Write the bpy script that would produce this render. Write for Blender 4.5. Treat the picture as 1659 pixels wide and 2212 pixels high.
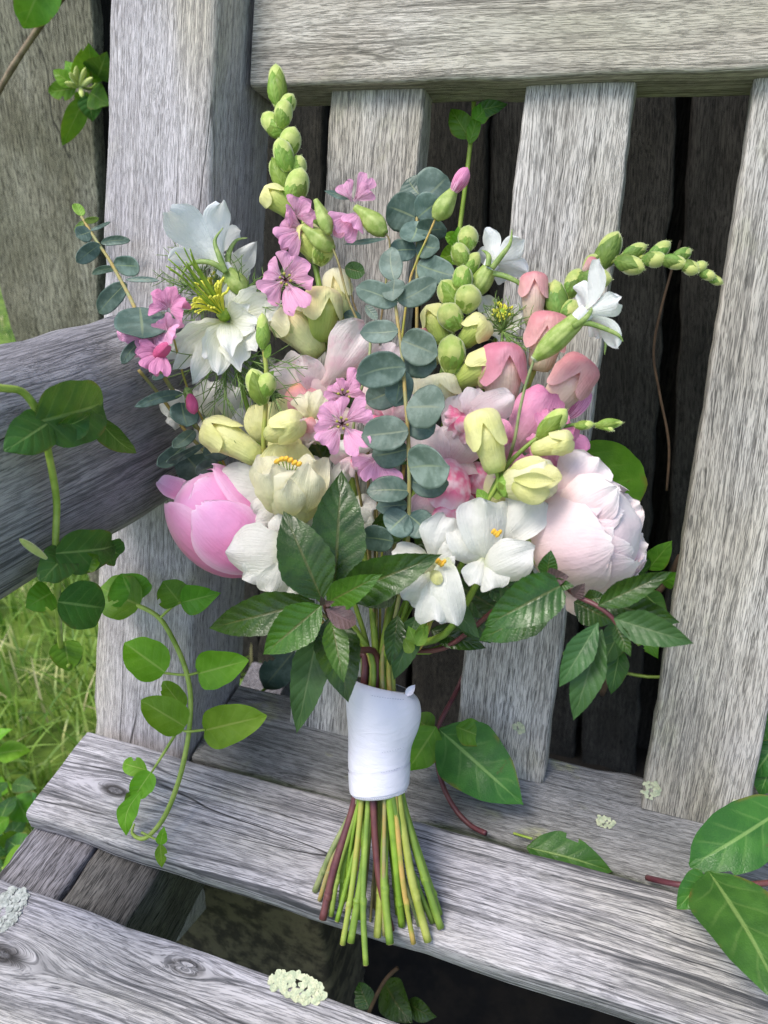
import bpy, math, random
from mathutils import Vector, Matrix, noise
R = math.radians
rnd = random.Random(7)
for o in list(bpy.data.objects): bpy.data.objects.remove(o)
sc = bpy.context.scene
col = sc.collection

# ------------------------------------------------------------------ frame of the place
# bench frame: x along the bench, u up the reclined back, h out of the back towards the sitter
TH = R(20)
ORG = Vector((0, 0, 0.64))
UX = Vector((1, 0, 0)); UU = Vector((0, math.sin(TH), math.cos(TH))); UH = Vector((0, -math.cos(TH), math.sin(TH)))
def W(x, u, h): return ORG + UX*x + UU*u + UH*h
FOC, CX, CY, Z0 = 1660.0, 829.5, 1106.0, 0.64
cD = Vector((-780, 8994, 1660)).normalized()
cX = Vector((5137, 723, -1660)); cX = (cX - cD*cX.dot(cD)).normalized()
cN = cX.cross(cD).normalized()
def c2w_dir(v): return UX*v.dot(cX) - UU*v.dot(cD) - UH*v.dot(cN)
CAM = ORG - c2w_dir(Vector((0, 0, Z0)))
CR = c2w_dir(Vector((1, 0, 0))); CUP = c2w_dir(Vector((0, -1, 0))); CB = c2w_dir(Vector((0, 0, -1)))

# ------------------------------------------------------------------ camera
cam_d = bpy.data.cameras.new('camera'); cam = bpy.data.objects.new('camera', cam_d); col.objects.link(cam)
cam.matrix_world = Matrix(((CR.x, CUP.x, CB.x, CAM.x), (CR.y, CUP.y, CB.y, CAM.y), (CR.z, CUP.z, CB.z, CAM.z), (0, 0, 0, 1)))
cam_d.sensor_fit = 'VERTICAL'; cam_d.sensor_height = 36; cam_d.lens = 36*FOC/2212
cam_d.clip_start = 0.02; cam_d.clip_end = 400
cam_d.dof.use_dof = True; cam_d.dof.focus_distance = 0.54; cam_d.dof.aperture_fstop = 9.0
sc.camera = cam

# ------------------------------------------------------------------ world, sun, exposure
SUN_EL, SUN_AZ = R(62), R(222)          # azimuth clockwise from +Y: high, from behind the viewer and to the left
wd = bpy.data.worlds.new('World'); sc.world = wd; wd.use_nodes = True
wn = wd.node_tree.nodes; wl = wd.node_tree.links
bgn = wn['Background']; sky = wn.new('ShaderNodeTexSky'); sky.sky_type = 'NISHITA'; sky.sun_disc = False
sky.sun_elevation = SUN_EL; sky.sun_rotation = SUN_AZ; sky.air_density = 1.0; sky.dust_density = 2.5; sky.ozone_density = 1.0
wl.new(sky.outputs[0], bgn.inputs[0]); bgn.inputs[1].default_value = 0.14
sl = bpy.data.lights.new('sun', 'SUN'); sl.energy = 1.35; sl.angle = R(24); sl.color = (1, 0.955, 0.88)
so = bpy.data.objects.new('sun', sl); col.objects.link(so)
sdir = Vector((math.sin(SUN_AZ)*math.cos(SUN_EL), math.cos(SUN_AZ)*math.cos(SUN_EL), math.sin(SUN_EL)))
so.rotation_euler = sdir.to_track_quat('Z', 'Y').to_euler(); so.location = (0, -3, 6)
vs = sc.view_settings; vs.view_transform = 'Standard'; vs.look = 'None'; vs.gamma = 1; vs.use_curve_mapping = False
vs.exposure = 0.92
sc.cycles.max_bounces = 8; sc.cycles.transparent_max_bounces = 8; sc.cycles.use_denoising = True
try: sc.cycles.denoising_prefilter = 'NONE'
except Exception: pass

# ------------------------------------------------------------------ points from sight lines onto real planes
def ray(x, y): return c2w_dir(Vector(((x-CX)/FOC, (y-CY)/FOC, 1)))
def hit(x, y, p, n):
    d = ray(x, y); return CAM + d*((p-CAM).dot(n)/d.dot(n))
def P(x, y, h): return hit(x, y, ORG+UH*h, UH)
SLOPE = math.tan(R(24))
def SB(x, h, dz=0): return W(x, -0.1885 - SLOPE*h + dz, h)
SN = (UU + UH*SLOPE).normalized()
def SP(x, y, dz=0): return hit(x, y, SB(0, 0, dz), SN)
def FP(x, y, yw): return hit(x, y, Vector((0, yw, 0)), Vector((0, 1, 0)))
def GP(x, y, z=0.0): return hit(x, y, Vector((0, 0, z)), Vector((0, 0, 1)))
def XP(x, y, xw): return hit(x, y, Vector((xw, 0, 0)), Vector((1, 0, 0)))
def bh(p): q = p-ORG; return (q.dot(UX), q.dot(UU), q.dot(UH))
def dep(p): return (CAM-p).dot(CB)
def px(p): return dep(p)/FOC
HT = [(100, .03), (400, .05), (700, .07), (1000, .085), (1300, .10), (1470, .112), (1715, .126), (2070, .15)]
def hax(y):
    for (a, b), (c, d) in zip(HT, HT[1:]):
        if y <= c: return b + (d-b)*max(0, (y-a))/(c-a)
    return HT[-1][1]
def B(x, y, dh=0.0): return P(x, y, hax(y)+dh)

# ------------------------------------------------------------------ objects
WL = {}
def link(o, par, wloc):
    col.objects.link(o)
    if par is not None:
        o.parent = par; o.location = wloc - WL[par.name]
    else: o.location = wloc
    WL[o.name] = Vector(wloc)
    return o
def thing(name, label, cat, loc, group=None, kind=None):
    o = bpy.data.objects.new(name, None); o.empty_display_size = .02
    link(o, None, Vector(loc)); o['label'] = label; o['category'] = cat
    if group: o['group'] = group
    if kind: o['kind'] = kind
    return o
def tag(o, label, cat, group=None):
    o['label'] = label; o['category'] = cat
    if group: o['group'] = group
    return o
def mk(name, V, F, mat, par=None, UV=None, smooth=True, kind=None, rot=None):
    """one mesh object from world-space vertices; rot gives the object its own axes (3x3)"""
    c = Vector((0, 0, 0))
    for v in V[::max(1, len(V)//16)]: c += v
    c /= len(V[::max(1, len(V)//16)])
    me = bpy.data.meshes.new(name)
    if rot is not None:
        ri = rot.transposed(); me.from_pydata([tuple(ri @ (v-c)) for v in V], [], F)
    else: me.from_pydata([tuple(v-c) for v in V], [], F)
    if UV:
        ul = me.uv_layers.new(name='UVMap'); lp = me.loops
        vi = [0]*len(lp); lp.foreach_get('vertex_index', vi)
        fl = [0.0]*(2*len(lp))
        for i, k in enumerate(vi): fl[2*i], fl[2*i+1] = UV[k]
        ul.data.foreach_set('uv', fl)
    if smooth: me.polygons.foreach_set('use_smooth', [True]*len(me.polygons))
    if mat: me.materials.append(mat)
    o = bpy.data.objects.new(name, me); link(o, par, c)
    if rot is not None: o.rotation_mode = 'QUATERNION'; o.rotation_quaternion = rot.to_quaternion()
    if kind: o['kind'] = kind
    return o

# ------------------------------------------------------------------ node helpers
def srgb(h):
    h = h.lstrip('#'); c = [int(h[i:i+2], 16)/255 for i in (0, 2, 4)]
    return tuple((x/12.92 if x <= .04045 else ((x+.055)/1.055)**2.4) for x in c) + (1,)
class NT:
    def __init__(s, name):
        s.m = bpy.data.materials.new(name); s.m.use_nodes = True; s.t = s.m.node_tree
        s.b = s.t.nodes['Principled BSDF']; s.out = s.t.nodes['Material Output']
    def n(s, ty, **kw):
        q = s.t.nodes.new('ShaderNode'+ty)
        for k, v in kw.items(): setattr(q, k, v)
        return q
    def l(s, a, b): s.t.links.new(a, b)
    def put(s, sock, v):
        if hasattr(v, 'links'): s.l(v, sock)
        else: sock.default_value = v
    def math(s, op, a, b=0.0, clamp=False):
        q = s.n('Math', operation=op, use_clamp=clamp); s.put(q.inputs[0], a); s.put(q.inputs[1], b); return q.outputs[0]
    def vm(s, op, a, b):
        q = s.n('VectorMath', operation=op); s.put(q.inputs[0], a); s.put(q.inputs[1], b); return q.outputs[0]
    def noise(s, v, sc3, detail=2, rough=.55, dist=0):
        mp = s.vm('MULTIPLY', v, sc3)
        q = s.n('TexNoise'); s.l(mp, q.inputs['Vector']); q.inputs['Scale'].default_value = 1; q.inputs['Detail'].default_value = detail
        q.inputs['Roughness'].default_value = rough; q.inputs['Distortion'].default_value = dist
        return q
    def ss(s, x, a, b, lo=0.0, hi=1.0):
        q = s.n('MapRange', interpolation_type='SMOOTHSTEP'); s.put(q.inputs[0], x)
        for i, v in enumerate((a, b, lo, hi)): q.inputs[i+1].default_value = v
        return q.outputs[0]
    def mix(s, f, a, b, mode='MIX'):
        q = s.n('Mix', data_type='RGBA', blend_type=mode); s.put(q.inputs[0], f); s.put(q.inputs[6], a); s.put(q.inputs[7], b); return q.outputs[2]
    def ramp(s, x, stops):
        q = s.n('ValToRGB'); s.put(q.inputs[0], x); e = q.color_ramp.elements
        for i, (p, c) in enumerate(stops):
            k = e[i] if i < 2 else e.new(p)
            k.position = p; k.color = c
        return q.outputs[0]
    def bump(s, h, strength, dist):
        q = s.n('Bump'); s.put(q.inputs['Height'], h); q.inputs['Strength'].default_value = strength; q.inputs['Distance'].default_value = dist
        s.l(q.outputs[0], s.b.inputs['Normal']); return q.outputs[0]

def wood(name, light, mid, dark, seed, fibre=1.0, contrast=1.0, green=.0, knots=(), cracks=.6, warm=None, wide=1.0, lines=.5, flecks=.8):
    t = NT(name); tc = t.n('TexCoord').outputs['Object']
    p = t.vm('ADD', tc, (seed*3.17, seed*1.73, seed*.91))
    wn_ = t.noise(p, (2.0, 13, 13), 2)
    w = t.vm('MULTIPLY', t.vm('SUBTRACT', wn_.outputs['Color'], (.5, .5, .5)), (0, .024, .024))
    wn2 = t.noise(p, (11, 30, 30), 2)
    w2 = t.vm('MULTIPLY', t.vm('SUBTRACT', wn2.outputs['Color'], (.5, .5, .5)), (0, .0026, .0026))
    q = t.vm('ADD', t.vm('ADD', p, w), w2)
    kmask = None
    for (kx, ky, kr) in knots:      # grain swept round a knot, a dark ring and a paler heart
        dv = t.vm('MULTIPLY', t.vm('SUBTRACT', tc, (kx, ky, 0)), (.36, 1, 0))
        ln = t.n('VectorMath', operation='LENGTH'); t.l(dv, ln.inputs[0]); d = ln.outputs['Value']
        near = t.ss(d, 0, kr*4.2, 1, 0)
        push = t.n('VectorMath', operation='NORMALIZE'); t.l(dv, push.inputs[0])
        sc_ = t.math('MULTIPLY', near, -kr*1.5)
        cv = t.n('CombineXYZ'); t.l(sc_, cv.inputs[1]); t.l(sc_, cv.inputs[2])
        q = t.vm('ADD', q, t.vm('MULTIPLY', push.outputs[0], cv.outputs[0]))
        dn = t.math('ADD', d, t.math('MULTIPLY', t.math('SUBTRACT', wn2.outputs['Fac'], .5), kr*1.5))
        ring = t.math('MULTIPLY', t.ss(dn, kr*.45, kr*.62), t.ss(dn, kr*.78, kr*1.15, 1, 0))
        ring = t.math('ADD', t.math('MULTIPLY', t.ss(dn, kr*.5, kr*1.2, .5, 0), t.ss(wn2.outputs['Fac'], .3, .6)), t.math('MULTIPLY', ring, .45))
        kmask = ring if kmask is None else t.math('MAXIMUM', kmask, ring)
    n1 = t.noise(q, (95*fibre, 1750*fibre, 1750*fibre), 2, .6).outputs['Fac']
    n1b = t.noise(q, (70*fibre, 1000*fibre, 1000*fibre), 2, .6).outputs['Fac']
    n2 = t.noise(q, (3.5, 330*wide, 330*wide), 4, .65).outputs['Fac']
    n3 = t.noise(q, (1.3, 34*wide, 34*wide), 2, .5).outputs['Fac']
    n4 = t.noise(p, (8, 14, 14), 4, .6).outputs['Fac']
    n6 = t.noise(p, (38, 60, 60), 3, .6).outputs['Fac']
    def contour(sc3, w0, w1):
        return t.ss(t.math('ABSOLUTE', t.math('SUBTRACT', t.noise(q, sc3, 1, .4).outputs['Fac'], .5)), w0, w1, 1, 0)
    cmask = t.ss(t.noise(p, (3.5, 20, 20), 2).outputs['Fac'], .5, .62)
    crack = t.math('MULTIPLY', contour((1.2, 38*wide, 38*wide), .001, .008), t.math('MULTIPLY', cmask, cracks))
    lmask = t.ss(t.noise(p, (7, 30, 30), 3).outputs['Fac'], .34, .58)
    line = t.math('MULTIPLY', t.math('MAXIMUM', contour((.8, 105*wide, 105*wide), .004, .030), t.math('MULTIPLY', contour((1.6, 230*wide, 230*wide), .008, .045), .75)), t.math('MULTIPLY', lmask, lines))
    fib = t.ss(n1, .38, .54)                       # low in a dark fibre
    pore = t.math('MULTIPLY', t.ss(n1b, .33, .40, 1, 0), t.ss(t.noise(p, (18, 45, 45), 2).outputs['Fac'], .42, .62))
    fac = t.math('SUBTRACT', 1.0, t.math('ADD', t.math('ADD', t.math('MULTIPLY', t.math('SUBTRACT', 1.0, fib), flecks), t.math('MULTIPLY', pore, .45)), t.ss(n2, .36, .54, .34, 0)), True)
    base = t.mix(t.ss(n4, .32, .68), mid, light)
    if warm: base = t.mix(t.ss(t.noise(p, (3, 9, 9), 2).outputs['Fac'], .44, .66, 0, .8), base, warm)
    base = t.mix(t.math('MULTIPLY', t.ss(n3, .40, .60, 0, .40), contrast), base, mid)
    if green: base = t.mix(t.math('MULTIPLY', t.math('MULTIPLY', t.ss(t.noise(p, (14, 24, 24), 3).outputs['Fac'], .54, .68), t.ss(n6, .45, .6)), green), base, srgb('#b3b58c'))
    k = t.math('MULTIPLY', t.math('SUBTRACT', 1.0, fac), contrast, True)
    c = t.mix(k, base, dark)
    c = t.mix(t.math('MULTIPLY', t.ss(n6, .56, .72), .22*contrast), c, dark)
    c = t.mix(t.math('MULTIPLY', line, .9), c, dark)
    c = t.mix(crack, c, (.018, .016, .015, 1))
    hgt = t.math('ADD', t.math('MULTIPLY', fib, .5), t.math('MULTIPLY', n2, .3))
    hgt = t.math('SUBTRACT', hgt, t.math('ADD', t.math('MULTIPLY', crack, 1.6), t.math('MULTIPLY', line, .5)))
    if kmask is not None:
        c = t.mix(kmask, c, (.02, .017, .014, 1)); hgt = t.math('SUBTRACT', hgt, t.math('MULTIPLY', kmask, 2))
    t.l(c, t.b.inputs['Base Color']); t.b.inputs['Roughness'].default_value = .82; t.b.inputs['Specular IOR Level'].default_value = .28
    t.bump(hgt, .7, .0008)
    return t.m

def translucent(t, colour, amount):
    tr = t.n('BsdfTranslucent'); t.put(tr.inputs[0], colour)
    mx = t.n('MixShader'); mx.inputs[0].default_value = amount
    t.l(t.b.outputs[0], mx.inputs[1]); t.l(tr.outputs[0], mx.inputs[2]); t.l(mx.outputs[0], t.out.inputs[0])
    for lk in list(t.b.inputs['Normal'].links): t.l(lk.from_socket, tr.inputs['Normal'])

def uvs(t):
    s = t.n('SeparateXYZ'); t.l(t.n('UVMap', uv_map='UVMap').outputs[0], s.inputs[0])
    return s.outputs[0], s.outputs[1]

def petal(name, stops, vein=None, vamt=.0, vfreq=26, tr=.3, rough=.55, blush=None, bamt=0, bscale=70, bumpd=.0006, edge=None):
    """flower petal: colour along its length, veins fanning from the base, light through the tissue"""
    t = NT(name); u, v = uvs(t)
    uc = t.math('SUBTRACT', t.math('MULTIPLY', u, 2), 1)
    c = t.ramp(v, [(p, srgb(h)) for p, h in stops])
    ob = t.n('TexCoord').outputs['Object']
    if blush: c = t.mix(t.math('MULTIPLY', t.ss(t.noise(ob, (bscale,)*3, 2).outputs['Fac'], .42, .66), bamt), c, srgb(blush))
    if edge: c = t.mix(t.math('MULTIPLY', t.ss(t.math('ABSOLUTE', uc), .55, 1.0), .6), c, srgb(edge))
    cv = t.n('CombineXYZ'); t.l(t.math('MULTIPLY', uc, vfreq), cv.inputs[0]); t.l(t.math('MULTIPLY', v, 1.6), cv.inputs[1]); t.l(t.n('ObjectInfo').outputs['Random'], cv.inputs[2])
    vn = t.n('TexNoise'); t.l(cv.outputs[0], vn.inputs['Vector']); vn.inputs['Scale'].default_value = 1; vn.inputs['Detail'].default_value = 2
    if vein:
        line = t.ss(vn.outputs['Fac'], .49, .57)
        c = t.mix(t.math('MULTIPLY', line, t.math('MULTIPLY', t.ss(v, .95, .1), vamt)), c, srgb(vein))
    hs = t.n('HueSaturation'); t.l(c, hs.inputs['Color'])
    t.l(t.math('ADD', .94, t.math('MULTIPLY', t.n('ObjectInfo').outputs['Random'], .1)), hs.inputs['Value'])
    c = hs.outputs[0]
    t.l(c, t.b.inputs['Base Color']); t.b.inputs['Roughness'].default_value = rough; t.b.inputs['Specular IOR Level'].default_value = .3
    t.b.inputs['Sheen Weight'].default_value = .12
    hh = t.math('ADD', t.math('MULTIPLY', vn.outputs['Fac'], .6), t.math('MULTIPLY', t.noise(ob, (110,)*3, 3).outputs['Fac'], 1.4))
    t.bump(hh, .7, bumpd*2.4)
    translucent(t, c, tr*.9)
    return t.m

def leafmat(name, a, b, rib, nv=7, tr=.25, rough=.42, side=.5, bumpd=.0009, bloom=None, bl=.5, spots=None, slant=1.5, spec=.3, brown=0):
    """leaf: two greens in blotches, midrib and side veins pressed into the blade"""
    t = NT(name); u, v = uvs(t)
    au = t.math('ABSOLUTE', t.math('SUBTRACT', t.math('MULTIPLY', u, 2), 1))
    ob = t.n('TexCoord').outputs['Object']
    n = t.noise(ob, (60,)*3, 3).outputs['Fac']
    c = t.mix(t.ss(n, .36, .64), srgb(a), srgb(b))
    f = t.math('FRACT', t.math('SUBTRACT', t.math('ADD', t.math('MULTIPLY', v, nv), t.math('MULTIPLY', n, .35)), t.math('MULTIPLY', t.math('POWER', au, .8), slant)))
    d = t.math('ABSOLUTE', t.math('SUBTRACT', f, .5))
    sv = t.math('MULTIPLY', t.ss(d, .02, .10, 1, 0), t.ss(au, .98, .5))
    mr = t.math('MULTIPLY', t.ss(au, .025, .075, 1, 0), t.ss(v, 1.05, .6))
    if bloom: c = t.mix(t.math('MULTIPLY', t.ss(t.noise(ob, (95,)*3, 4, .65).outputs['Fac'], .42, .66), bl), c, srgb(bloom))
    c = t.mix(t.math('MULTIPLY', sv, side*.28), c, srgb(rib)); c = t.mix(t.math('MULTIPLY', mr, .7), c, srgb(rib))
    if spots: c = t.mix(t.ss(t.noise(ob, (90,)*3, 3).outputs['Fac'], .70, .73, 0, .75), c, srgb(spots))
    if brown: c = t.mix(t.math('MULTIPLY', t.ss(au, .84, 1.0), t.ss(t.noise(ob, (45,)*3, 3).outputs['Fac'], .5, .6, 0, brown)), c, srgb('#8a6a34'))
    hs = t.n('HueSaturation'); t.l(c, hs.inputs['Color']); rr = t.n('ObjectInfo').outputs['Random']
    t.l(t.math('ADD', .72, t.math('MULTIPLY', rr, .4)), hs.inputs['Value']); t.l(t.math('ADD', .485, t.math('MULTIPLY', rr, .03)), hs.inputs['Hue'])
    c = hs.outputs[0]
    t.l(c, t.b.inputs['Base Color'])
    t.l(t.ss(t.noise(ob, (180,)*3, 2).outputs['Fac'], .3, .7, rough-.1, rough+.12), t.b.inputs['Roughness'])
    t.b.inputs['Specular IOR Level'].default_value = spec
    cell = t.n('TexVoronoi', feature='DISTANCE_TO_EDGE'); t.l(ob, cell.inputs['Vector']); cell.inputs['Scale'].default_value = 420
    h = t.math('SUBTRACT', t.math('ADD', t.ss(d, 0, .4), t.math('MULTIPLY', t.ss(cell.outputs[0], 0, .25), .25)), t.math('MULTIPLY', mr, .8))
    t.bump(h, .4*min(1, side+.3), bumpd*.8)
    translucent(t, t.mix(.5, c, srgb('#8fb030')), tr)
    return t.m

def plain(name, a, b, scale=60, rough=.5, stretch=(1, 1, 1), tr=0, bumpd=.0006, lo=.38, hi=.62, sheen=0, spec=.4):
    t = NT(name); ob = t.n('TexCoord').outputs['Object']
    n = t.noise(ob, tuple(scale*s for s in stretch), 4, .6).outputs['Fac']
    c = t.mix(t.ss(n, lo, hi), srgb(a), srgb(b))
    t.l(c, t.b.inputs['Base Color']); t.b.inputs['Roughness'].default_value = rough; t.b.inputs['Specular IOR Level'].default_value = spec
    t.b.inputs['Sheen Weight'].default_value = sheen
    t.bump(n, .5, bumpd)
    if tr: translucent(t, c, tr)
    return t.m

# ------------------------------------------------------------------ shapes
def lerp(a, b, t): return a + (b-a)*t
def prof(pts, v):
    for i in range(len(pts)-1):
        if v <= pts[i+1][0]:
            (x1, y1), (x2, y2) = pts[i], pts[i+1]
            x0, y0 = pts[i-1] if i else (2*x1-x2, y1); x3, y3 = pts[i+2] if i+2 < len(pts) else (2*x2-x1, y2)
            t = (v-x1)/max(1e-6, x2-x1)
            m1 = (y2-y0)/(x2-x0)*(x2-x1); m2 = (y3-y1)/(x3-x1)*(x2-x1)
            return max(0, (2*t**3-3*t*t+1)*y1 + (t**3-2*t*t+t)*m1 + (3*t*t-2*t**3)*y2 + (t**3-t*t)*m2)
    return pts[-1][1]
SH = {
 'ovate': [(0, .06), (.1, .52), (.28, .94), (.42, 1), (.7, .72), (.9, .26), (1, 0)],
 'lance': [(0, .06), (.15, .5), (.35, .9), (.5, 1), (.75, .66), (.92, .24), (1, 0)],
 'round': [(0, .3), (.2, .75), (.5, 1), (.75, .93), (.9, .66), (.97, .38), (1, .12)],
 'obov': [(0, .16), (.3, .5), (.6, .9), (.8, 1), (.92, .78), (.98, .45), (1, .15)],
 'wedge': [(0, .1), (.25, .24), (.5, .58), (.8, 1), (.94, .92), (1, .66)],
 'disc': [(0, .14), (.07, .5), (.22, .86), (.48, 1), (.75, .87), (.92, .5), (1, .06)],
 'heart': [(0, .5), (.08, .8), (.25, 1), (.45, .97), (.7, .68), (.9, .28), (1, 0)],
 'ovate2': [(0, .2), (.2, .62), (.45, .98), (.6, 1), (.78, .72), (.92, .28), (1, .02)],
 'vine': [(0, .35), (.06, .68), (.2, .95), (.42, 1), (.68, .84), (.86, .54), (.96, .2), (1, .03)],
 'grass': [(0, .7), (.4, 1), (.8, .6), (1, 0)],
 'point': [(0, .2), (.3, .7), (.55, 1), (.75, .82), (.9, .4), (1, .02)],
 'strap': [(0, .6), (.3, .85), (.6, 1), (.85, .9), (.95, .6), (1, .2)],
}
def blade(base, tip, width, nrm=None, shape='round', cup=0.0, curl=0.0, tipc=0.0, ruf=0.0, nf=4, jag=0.0, saw=0, notch=0.0, roll=0, fold=0.0, bend=0.0, crease=0.0, twist=0, nu=8, nv=14, seed=None):
    """a leaf or petal surface from base to tip: cup across, curl along, tipc folds the tip, ruf waves the rim"""
    r_ = random.Random(seed if seed is not None else rnd.random())
    a = tip-base; L = a.length; a = a/L
    if nrm is None: nrm = CAM-(base+tip)*.5
    n = (nrm-a*nrm.dot(a)).normalized()
    if roll: n = Matrix.Rotation(R(roll), 3, a) @ n
    s = a.cross(n)                                   # to the right of the axis seen from the normal side
    pr = SH[shape]; ph = r_.uniform(0, 6.28); ns = r_.uniform(0, 90)
    V, UV, F = [], [], []
    for j in range(nv+1):
        t = j/nv; v = .5*t + .5*(.5-.5*math.cos(math.pi*t))
        hw = prof(pr, v)*width*.5
        cen = base + a*(L*v) + n*(curl*L*math.sin(math.pi*min(1, v))) + n*(tipc*L*max(0, v-.45)**2*3.3) + s*(bend*L*math.sin(math.pi*v)*.5)
        tw = R(twist)*v
        s2 = s*math.cos(tw)+n*math.sin(tw); n2 = n*math.cos(tw)-s*math.sin(tw)
        for i in range(nu+1):
            uu = -1+2*i/nu
            e = abs(uu)
            k = 1.0
            if jag: k += jag*noise.noise(Vector((v*6+ns, uu*1.5, ns)))*(.4+e)
            if saw and e > .9: k += .07*((v*saw) % 1.0 - .5)
            p = cen + s2*(uu*hw*k) + n2*(cup*hw*uu*uu) + n2*(fold*hw*e)
            if ruf:
                th = math.atan2(uu*hw/width*2, v-.25)
                am = max(e**3*min(1, v*2.5), max(0, (v-.55)/.45)**2)
                p += n2*(ruf*width*am*math.sin(nf*th+ph)) + a*(ruf*.5*width*am*math.sin(nf*1.3*th+ph*2)*max(0, v-.3))
            if notch: p -= a*(notch*L*max(0, 1-e*2.2)*max(0, (v-.7)/.3)**2)
            if crease: p += n2*(crease*width*v*(noise.noise(Vector((uu*4.5+ns, v*1.1, ns*2)))+.5*noise.noise(Vector((uu*9+ns, v*2, ns*3)))))
            p += n2*(.016*width*noise.noise(Vector((uu*1.4+ns, v*3, ns))))
            V.append(p); UV.append(((uu+1)/2, v))
    for j in range(nv):
        for i in range(nu):
            q = j*(nu+1)+i; F.append((q, q+1, q+nu+2, q+nu+1))
    return V, F, UV
def smooth_path(pts, rad, k=5):
    if len(pts) < 3: return pts, rad
    o, r = [], []
    for i in range(len(pts)-1):
        p0, p1, p2, p3 = pts[max(0, i-1)], pts[i], pts[i+1], pts[min(len(pts)-1, i+2)]
        for j in range(k):
            t = j/k
            o.append(.5*((2*p1)+(p2-p0)*t+(2*p0-5*p1+4*p2-p3)*t*t+(3*p1-p0-3*p2+p3)*t**3)); r.append(lerp(rad[i], rad[i+1], t))
    o.append(pts[-1]); r.append(rad[-1]); return o, r
def tube(pts, rad, sides=8, k=5, flat=1.0, hint=None, lump=0.0, caps=True):
    if not isinstance(rad, (list, tuple)): rad = [rad]*len(pts)
    pts, rad = smooth_path([Vector(p) for p in pts], list(rad), k)
    V, F, UV = [], [], []; up = hint.copy() if hint is not None else CB.copy(); n = len(pts); sd = rnd.uniform(0, 50)
    for i, p in enumerate(pts):
        d = (pts[min(i+1, n-1)]-pts[max(i-1, 0)])
        if d.length < 1e-9: d = Vector((0, 0, 1))
        d.normalize(); u2 = up-d*up.dot(d)
        if u2.length < 1e-4: u2 = d.orthogonal()
        u2.normalize(); up = u2; s = d.cross(u2)
        for j in range(sides):
            a = 2*math.pi*j/sides; r = rad[i]
            if lump: r *= 1+lump*noise.noise(Vector((i*.35+sd, math.cos(a), math.sin(a)+sd)))
            V.append(p + s*(math.cos(a)*r) + u2*(math.sin(a)*r*flat)); UV.append((j/sides, i/(n-1)))
    for i in range(n-1):
        for j in range(sides):
            a, b = i*sides+j, i*sides+(j+1) % sides; F.append((a, b, b+sides, a+sides))
    if caps:
        F.append(tuple(range(sides-1, -1, -1))); F.append(tuple((n-1)*sides+j for j in range(sides)))
    return V, F, UV
def ovoid(base, tip, w, pr, flat=.9, nrm=None, sides=14, rows=16, rib=0.0, nrib=5, bow=0.0):
    """a bud or closed corolla: a body of revolution about base-tip with a profile, optional ribs and a bow towards nrm"""
    a = tip-base; L = a.length; a = a/L
    if nrm is None: nrm = CAM-(base+tip)*.5
    n = (nrm-a*nrm.dot(a)).normalized(); s = a.cross(n); V, F, UV = [], [], []; sd = rnd.uniform(0, 60)
    for j in range(rows+1):
        t = j/rows; v = .35*t+.65*(.5-.5*math.cos(math.pi*t)); r = max(.0004*w, prof(pr, v)*w*.5)
        c = base+a*(L*v)+n*(bow*L*math.sin(math.pi*v))
        for i in range(sides):
            an = 2*math.pi*i/sides; k = 1+rib*math.cos(nrib*an)*math.sin(math.pi*v)
            k *= 1+.05*noise.noise(Vector((math.cos(an)+sd, math.sin(an), v*2.5)))
            V.append(c+s*(math.cos(an)*r*k)+n*(math.sin(an)*r*k*flat)); UV.append((i/sides, v))
    for j in range(rows):
        for i in range(sides):
            p, q = j*sides+i, j*sides+(i+1) % sides; F.append((p, q, q+sides, p+sides))
    F.append(tuple(range(sides-1, -1, -1))); F.append(tuple(rows*sides+i for i in range(sides)))
    return V, F, UV
def join(parts):
    V, F, UV = [], [], []
    for v, f, u in parts:
        k = len(V); V += v; UV += u; F += [tuple(i+k for i in q) for q in f]
    return V, F, UV
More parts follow.
